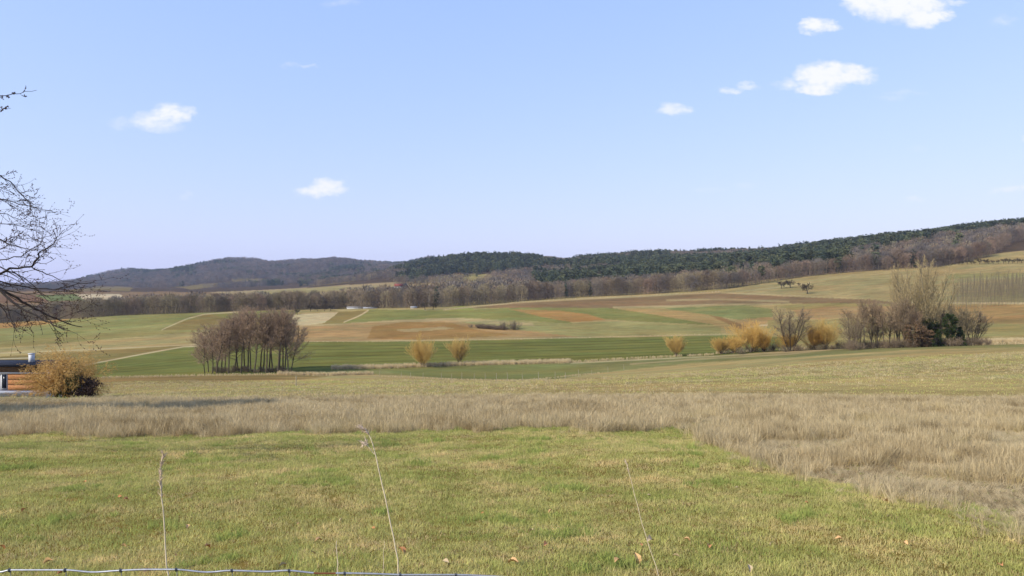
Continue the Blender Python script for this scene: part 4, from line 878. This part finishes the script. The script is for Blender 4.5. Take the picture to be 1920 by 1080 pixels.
# rough pasture on the near slope
PK = [blades(31, 16, .5, .08, .2, .02, .8, dry2, 2, .5), blades(32, 18, .6, .06, .16, .022, 1.0, gg, 2, .5), blades(33, 14, .45, .1, .26, .018, .6, dry, 2, .5)]
x, y = jgrid(-130, 130, 46, 150, .85, R); k = (np.abs(x) < .74*y+3) & (y < 148) & ~((np.abs(x+60) < 8) & (np.abs(y-92) < 3)); x = x[k]; y = y[k]
uu_ = 960+F*x/y; vv_ = 540-F*gz(x, y)/y; k = (R.uniform(0, 1, len(x)) < .62+.4*nz2d(x, y, 6, 2)) & ~((uu_ > 640) & (uu_ < 1130) & (vv_ < 712)); x = x[k]; y = y[k]; n = len(x)
gn_scatter('pasture_grass', PK, np.stack([x, y, gz(x, y)], 1), np.stack([R.normal(0, .1, n), R.normal(0, .1, n), R.uniform(0, 6.28, n)], 1), R.uniform(.6, 1.3, n)*np.interp(y, [46, 150], [.8, 1.4]), np.where(nz2d(x, y, 9, 5) > .25, 1, R.integers(0, 3, n)), 'short rough straw-coloured pasture on the slope beyond the tall grass', 'grass')
# reeds in the valley and rough grass along the field edges
RK = [blades(21, 26, .45, .9, 1.6, .03, .12, simple('reed_straw', (214,194,150), rnd=.15, transl=.3, k=1.5), 2, .2), blades(22, 24, .4, .7, 1.4, .03, .2, simple('reed_pale', (204,184,140), rnd=.15, transl=.3, k=1.5), 2, .3)]
def strip(us, vs, n, wid, R):
    u = R.uniform(us[0], us[-1], n); Yd = np.array([hit(a, float(np.interp(a, us, vs))) for a in u])+R.uniform(-wid, wid, n); x = (u-960)/F*Yd; return x, Yd
X_ = []; S_ = []
for (us, vs, n_, wid, sc) in [([622,660,720,850,960,1070],[692,691,690,685,682,680],1900,2.4,.72), ([520,560,620,700],[702,703,703,701],420,1.5,.62), ([190,300,400,530],[707,706,704,702],400,1.6,.36),
                          ([1070,1190,1340],[680,675,668],260,1.0,.45), ([1340,1480,1700,1920],[666,657,650,645],420,1.3,.55), ([1820,1850,1930],[643,641,640],520,3.0,.85), ([700,960,1130],[704,714,700],420,1.0,.24), ([548,800,1100,1350],[641,640,633,628],420,1.0,.25), ([830,960,1100,1350],[581,568,560,548],420,3,.45)]:
    x, y = strip(us, vs, n_, wid, R); X_.append(np.stack([x, y, gz(x, y)], 1)); S_.append(np.full(n_, sc)*R.uniform(.75, 1.15, n_))
pts = np.concatenate(X_); s_ = np.concatenate(S_); n = len(pts)
gn_scatter('reeds', RK, pts, np.stack([np.zeros(n), np.zeros(n), R.uniform(0, 6.28, n)], 1), s_, R.integers(0, 2, n), 'straw-coloured reeds and rough grass lining the ditch and field edges', 'reeds')

# ------------------------------------------------------------------ tree reaching in from the left
bark_near = simple('bark_near', (70,62,56), var=.3, scale=30, rough=.8); budm = simple('bud', (92,66,56), scale=40)
R = np.random.default_rng(21); BY = 9.0
KD = 1.62
TR = np.array([-21.0, 14.6, float(gz(-21.0, 14.6))])
tr = empty('overhanging_tree', TR); tag(tr, 'dark leafless tree reaching fine budded branches in from the left edge', 'tree')
main = [  # screen-traced courses of the visible limbs, each with its own depth
 ([(-260,480),(-120,500),(0,542),(30,558),(65,579),(98,594),(127,606),(154,613)], 9.0, .024, .5),
 ([(-260,500),(-120,520),(0,547),(38,575),(83,600),(107,612),(121,619)], 8.7, .02, -.4),
 ([(-250,520),(-100,530),(0,514),(18,504),(59,501),(71,484),(73,472),(89,467),(104,452),(108,443)], 9.2, .019, .2),
 ([(-250,500),(-100,515),(0,529),(30,535),(59,541),(98,542),(133,536),(178,529)], 9.3, .014, .6),
 ([(59,501),(89,514),(118,526),(160,532)], 9.25, .008, .2), ([(-120,520),(0,567),(15,594),(27,606),(30,618)], 8.6, .010, -.3),
 ([(-260,380),(-100,330),(0,329),(24,347),(45,368),(63,383)], 9.4, .013, .4), ([(-260,400),(-100,370),(0,374),(36,383),(78,392),(99,395)], 9.1, .010, 0),
 ([(-260,260),(-100,210),(0,181),(36,175),(69,169)], 9.2, .009, .3), ([(-100,230),(0,207),(20,203)], 9.2, .007, 0),
 ([(-260,450),(-100,430),(0,420),(40,425),(80,440)], 9.5, .010, .3), ([(-260,460),(-100,465),(0,450),(30,462),(60,470),(85,468)], 8.9, .012, 0),
 ([(-260,480),(-100,480),(0,487),(40,480),(70,462),(78,452)], 9.6, .011, 0), ([(-260,430),(-100,405),(0,398),(20,405),(45,418)], 9.0, .009, 0),
 ([(-200,500),(-80,545),(0,575),(40,590),(75,597)], 9.5, .009, 0), ([(-200,350),(-60,345),(0,350),(25,362)], 9.5, .008, 0), ([(-200,500),(0,500),(45,520),(75,548),(95,570)], 9.4, .010, 0),
 ([(0,542),(50,552),(90,548),(120,545),(150,548)], 9.0, .008, .2), ([(-150,480),(0,470),(35,448),(52,440)], 9.2, .008, 0)]
bs = []; tw = []; buds = []
def twig(p, d, L, r, depth):
    n = 4
    for i in range(n):
        d = nrm(d+R.normal(0, .17, 3)+np.array([.03, 0, .03])); q_ = p+d*L/n; tw.append(np.concatenate([p, q_, [r, r*.82]]))
        if R.uniform() < .75: bd = nrm(d+R.normal(0, .6, 3)); buds.append(np.concatenate([q_, q_+bd*.028, [.0075, .003]]))
        if depth and R.uniform() < .42: twig(q_, nrm(d+R.normal(0, .62, 3)), L*R.uniform(.35, .7), r*.7, depth-1)
        p = q_; r *= .86
for (pl, Yd, r0, dy) in main:
    pts = [px(u_, v_, (Yd+dy*i/len(pl))*KD)-TR for i, (u_, v_) in enumerate(pl)]; r0 *= 1.35
    fine = []
    for i in range(len(pts)-1):
        for s in range(3):
            f = s/3; fine.append(pts[i]*(1-f)+pts[i+1]*f+R.normal(0, .012, 3))
    fine.append(pts[-1]); nn_ = len(fine); rr = [r0*(1.15-.95*i/nn_) for i in range(nn_)]
    bs += polytube(fine, rr)
    for i in range(2, nn_-1):
        d = nrm(fine[i+1]-fine[i])
        for rep in range(2):
            if R.uniform() < .5: twig(fine[i], nrm(d+R.normal(0, .6, 3)*np.array([1, .8, 1])), R.uniform(.2, .8)*(.15 if pl[-1][1] < 300 else 1), max(.0036, rr[i]*.35), 2)
trunk = polytube([(0,0,-.3),(.05,0,1.5),(-.1,.1,3.5),(.1,0,5.5),(.2,.1,8),(.1,.1,10)], [.3,.25,.2,.15,.1,.03])
for (pl, Yd, r0, dy) in main:                     # join each limb back to the trunk
    if pl[0][0] < -150:
        e = px(pl[0][0], pl[0][1], Yd*KD)-TR; zt = min(9, max(2.5, e[2]-1.5)); bs += polytube([(.05,.05,zt), (e*.5+np.array([0, 0, zt])*.5+np.array([0,0,.25])), e], [max(.05, r0*2), r0*1.6, r0*1.2])
q = MB(); q.segs(np.array(trunk), 9); obj('trunk', q.mesh('trunk', bark_near, True), tr)
q = MB(); q.segs(np.array(bs), 6); q.segs(np.array(tw), 4); obj('crown', q.mesh('crown', bark_near), tr)
q = MB(); q.segs(np.array(buds), 4); obj('buds', q.mesh('buds', budm), tr)
# neighbour outside the frame whose shade falls on the dry grass
ms = conifer(40, 13, 4.6, 26000, .55, .06, pine=True)
put_tree('conifer_tree', ms, at(960-F*31.5/28.5, 28.5), 0, (1,1,1.05), 'tall garden conifer outside the left edge shading the dry grass', 'tree')

# ------------------------------------------------------------------ wire fence
wire = simple('galvanised_wire', (196,198,202), rough=.4, metal=.55, var=.15, scale=60); rust = simple('rusty_wire', (140,92,62), rough=.8, scale=60)
fe = empty('wire_fence', (0, 2.0, float(gz(0, 2)))); tag(fe, 'galvanised knotted wire fence whose wavy top wire crosses the lower edge', 'fence')
FO = np.array(fe.location)
tw_pts = [(-1500,1085),(-1200,1062),(-900,1080),(-600,1066),(-400,1076),(-200,1066),(-90,1074),(0,1073),(18,1069),(60,1069),(122,1069),(175,1073),(222,1070),(280,1068),(327,1068),(390,1073),(432,1070),(500,1072),(537,1070),(600,1075),(645,1075),(700,1076),(760,1078),(850,1078),(910,1080),(1000,1086),(1200,1092),(1500,1085),(1900,1098),(2400,1100),(3000,1110)]
P3 = [px(a, b2, 2.0)-FO for a, b2 in tw_pts]; U3 = np.array([a for a, _ in tw_pts]); Zs = np.array([p[2] for p in P3]); Xs = np.array([p[0] for p in P3])
xs = np.arange(Xs[0], Xs[-1], .012); h_ = pchip(Xs, Zs[:, None], xs)[:, 0]
q = MB(); ok = ~((xs > px(585,0,2)[0]) & (xs < px(628,0,2)[0])); sg = [np.array([xs[i],0,h_[i],xs[i+1],0,h_[i+1],.0026,.0026]) for i in range(len(xs)-1) if ok[i]]; q.segs(np.array(sg), 6); obj('top_wire', q.mesh('top_wire', wire, True), fe)
q = MB(); q.segs(np.array([np.array([xs[i],0,h_[i],xs[i+1],0,h_[i+1],.0024,.0024]) for i in range(len(xs)-1) if not ok[i]]), 6); obj('top_wire', q.mesh('rusty_wire', rust, True), fe)['label'] = 'rusty length of the top wire'
for zo in (.18, .36, .54, .72, .9):
    q = MB(); q.segs(np.array([np.array([xs[i],0,h_[i]-zo,xs[min(i+6,len(xs)-1)],0,h_[min(i+6,len(xs)-1)]-zo,.0014,.0014]) for i in range(0, len(xs)-1, 6)]), 4); obj('line_wire', q.mesh('line_wire', wire), fe)
for k in range(-14, 24):
    u_ = 18+104.2*k+(3 if k > 4 else 0); xx = (u_-960)/F*2; zz = float(np.interp(xx, xs, h_))
    q = MB(); q.segs(np.array(polytube([(xx,.004,zz-.002),(xx+.002,.004,zz-.3),(xx,.004,zz-1.02)], .0013)), 4); sw = obj('stay_wire', q.mesh('stay_wire', wire), fe)
    q = MB(); th = np.linspace(0, 4*math.pi, 18); q.segs(np.array(polytube([(xx-.003+.006*t_/12.6, math.cos(t_)*.0042, zz+math.sin(t_)*.0042) for t_ in th], .0013)), 4); obj('knot', q.mesh('knot', simple('knot_wire', (120,124,130), rough=.4, metal=.5) if k == -14 else bpy.data.materials['knot_wire']), sw)
for xx in (-3.6, 4.6):
    q = MB(); z0 = float(gz(xx, 2.05))-FO[2]; q.segs(np.array(polytube([(xx,.05,z0-.2),(xx+.01,.05,z0+1.0)], [.05,.045])), 9); q.segs(np.array(polytube([(xx+.01,.05,z0+1.0),(xx+.01,.05,z0+1.04)], [.045,.012])), 9); obj('post', q.mesh('post', postm, True), fe)

# ------------------------------------------------------------------ dry stalks by the fence
stm = simple('dry_stalk', (222,204,168), scale=25, k=1.5); hdm = simple('dry_seed_head', (206,184,156), scale=60, k=1.5)
def stalk(Yd, pl, r, head, lb, br=None, gr='single dry stalks rising in front'):
    b0 = px(pl[0][0], pl[0][1], Yd); x0 = b0[0]; z0 = float(gz(x0, Yd)); P = [px(a, c2, Yd)-np.array([x0, Yd, z0]) for a, c2 in pl]
    P = [np.array([P[0][0], 0, -.03])]+P if P[0][2] > .05 else P
    e = empty('dry_stalk', (x0, Yd, z0)); tag(e, lb, 'dry grass stalk', gr)
    Pf = []
    for i in range(len(P)-1):
        for s in range(4): f = s/4; Pf.append(P[i]*(1-f)+P[i+1]*f+R.normal(0, .0015, 3))
    Pf.append(P[-1]); q = MB(); q.segs(np.array(polytube(Pf, [r*(1-.6*i/len(Pf)) for i in range(len(Pf))])), 6)
    if br: q.segs(np.array(polytube([px(a, c2, Yd)-np.array([x0, Yd, z0]) for a, c2 in br], [r*.5, r*.4, r*.3])), 5)
    obj('stem', q.mesh('stem', stm, True), e)
    if head:
        q = MB(); sg = []
        Lh = len(Pf); k0 = int(Lh*(1-head))
        for i in range(k0, Lh-1):
            for s in range(9):
                f = R.uniform(); p = Pf[i]*(1-f)+Pf[i+1]*f; d = nrm(nrm(Pf[i+1]-Pf[i])+R.normal(0, .38, 3)); sg.append(np.concatenate([p, p+d*r*R.uniform(4, 8), [r*.7, r*.12]]))
        if br:
            b_ = px(br[-1][0], br[-1][1], Yd)-np.array([x0, Yd, z0])
            for s in range(16): p = b_+R.normal(0, .012, 3); sg.append(np.concatenate([p, p+nrm(R.normal(0, 1, 3)+np.array([-.6, 0, .8]))*r*7, [r*.7, r*.12]]))
        q.segs(np.array(sg), 4); obj('seed_head', q.mesh('seed_head', hdm), e)
stalk(3.6, [(316,1085),(312,1060),(308,980),(302,920),(301,880),(306,852)], .0042, .38, 'upright dry stalk with slim seed head, leftmost of the stalks')
stalk(5.2, [(748,1120),(746,1050),(728,960),(712,890),(702,845),(698,828),(690,812),(676,800)], .0058, .16, 'tallest dry stalk, leaning left with a forked nodding seed head', [(702,852),(693,840),(685,832)])
stalk(3.4, [(634,1095),(633,1060),(631,1014)], .0036, 0, 'short bare dry stalk standing left of the tallest one')
stalk(3.8, [(720,1100),(718,1050),(721,1015)], .0024, 0, 'faint thin dry stalk just right of the short bare one')
stalk(4.4, [(1240,1100),(1230,1062),(1205,985),(1185,910),(1174,866)], .0034, .14, 'thin dry stalk leaning left, rightmost of the stalks')

# ------------------------------------------------------------------ fallen leaves on the meadow
lfm = [simple('dead_leaf_tan', (224,180,124), scale=40, k=1.3, rnd=.1), simple('dead_leaf_rust', (206,146,96), scale=40, k=1.2, rnd=.1), simple('dead_leaf_pale', (226,200,156), scale=40, rnd=.1)]
def leafmesh(seed, mat):
    R = np.random.default_rng(seed); n = 9; V = []; Q = []
    curl = R.uniform(.8, 2.2); w0 = R.uniform(.55, .8)
    for i in range(n):
        t_ = i/(n-1); w_ = w0*.5*math.sin(math.pi*min(.98, t_*.92+.06))**.8*(1+.12*math.sin(i*2.6)); zc = .1*math.sin(t_*3)*curl
        for s in (-1, -.5, 0, .5, 1): V.append((s*w_*.9, t_-.5, zc+abs(s)**1.5*w_*curl*.55+R.normal(0, .012)))
    for i in range(n-1):
        for s in range(4): k = i*5+s; Q.append((k, k+1, k+6, k+5))
    V += [(0, -.5, .0), (.02, -.5, 0), (.03, -.72, .05), (0, -.72, .05)]; b_ = n*5; Q.append((b_, b_+1, b_+2, b_+3))
    return mesh('fallen_leaf', V, Q, None, mat, True)
lm = [leafmesh(i, lfm[i % 3]) for i in range(6)]
LV = [(1192,1062,.17,0),(1218,1024,.13,5),(1205,1032,.08,1),(997,1004,.09,2),(1023,1036,.1,1),(597,1026,.11,0),(587,1052,.07,2),(90,1052,.13,0),(480,918,.1,2),(236,940,.1,1),(225,935,.08,1),(231,1022,.08,0),(350,988,.1,0),(388,1029,.09,1),(45,960,.09,1),(3,1024,.1,1),(1033,961,.09,0),(1217,932,.08,2),(1661,958,.12,0),(1382,924,.08,2),(1573,1026,.1,0),(1157,1068,.12,0),(962,1076,.14,0),(752,1052,.12,1),(836,1075,.1,2),(1330,1035,.09,1),(1268,1054,.1,2),(1404,1075,.12,2),(1288,1022,.1,0),(115,1076,.1,1),(275,1078,.1,0),(530,1076,.1,2),(640,983,.08,2),(1024,892,.07,2),(1880,1075,.1,1),(1447,1030,.07,2),(700,1003,.07,1),(1700,1035,.08,0),(60,985,.07,2),(905,968,.06,1),(1512,958,.07,1),(1245,964,.07,0),(430,870,.07,0),(160,905,.07,1),(560,990,.07,0),(330,1045,.07,1)]
SP = {0:'largest tan curled dead leaf lying upright near the lower edge',1:'pale crumpled dead leaf lying beside a stalk in the grass',18:'tan dead leaf lying at the border of the flattened dry grass'}
for i, (u_, v_, s_, k) in enumerate(LV):
    p = near_hit(u_, v_); o = obj('fallen_leaf', lm[k], None, (p[0], p[1], p[2]+.035)); o.scale = (s_*.78,)*3; o.rotation_euler = (R.normal(.25, .3), R.normal(0, .4), R.uniform(0, 6.28))
    if i == 0: o.rotation_euler = (1.0, .1, .3)
    tag(o, SP.get(i, ['tan','rust-brown','pale'][k % 3]+' curled dead leaf lying in the short green meadow grass'), 'leaf', 'dead leaves lying on the meadow')

# ------------------------------------------------------------------ haze
q = MB(); q.box(-14000, 14000, -120, 7200, float(Z.min())-1.5, float(Z.max())+60)
hm = bpy.data.materials.new('haze'); hm.use_nodes = True; ht = hm.node_tree; ht.nodes.clear()
ho_ = ht.nodes.new('ShaderNodeOutputMaterial'); pv = ht.nodes.new('ShaderNodeVolumePrincipled'); ht.links.new(pv.outputs[0], ho_.inputs['Volume'])
pv.inputs['Density'].default_value = .000065; pv.inputs['Color'].default_value = (.66, .78, 1, 1); pv.inputs['Anisotropy'].default_value = .2
hz_ = obj('haze', q.mesh('haze', hm)); tag(hz_, 'thin bluish air haze over the whole valley', 'haze', kind='stuff')
print('z range', Z.min(), Z.max())
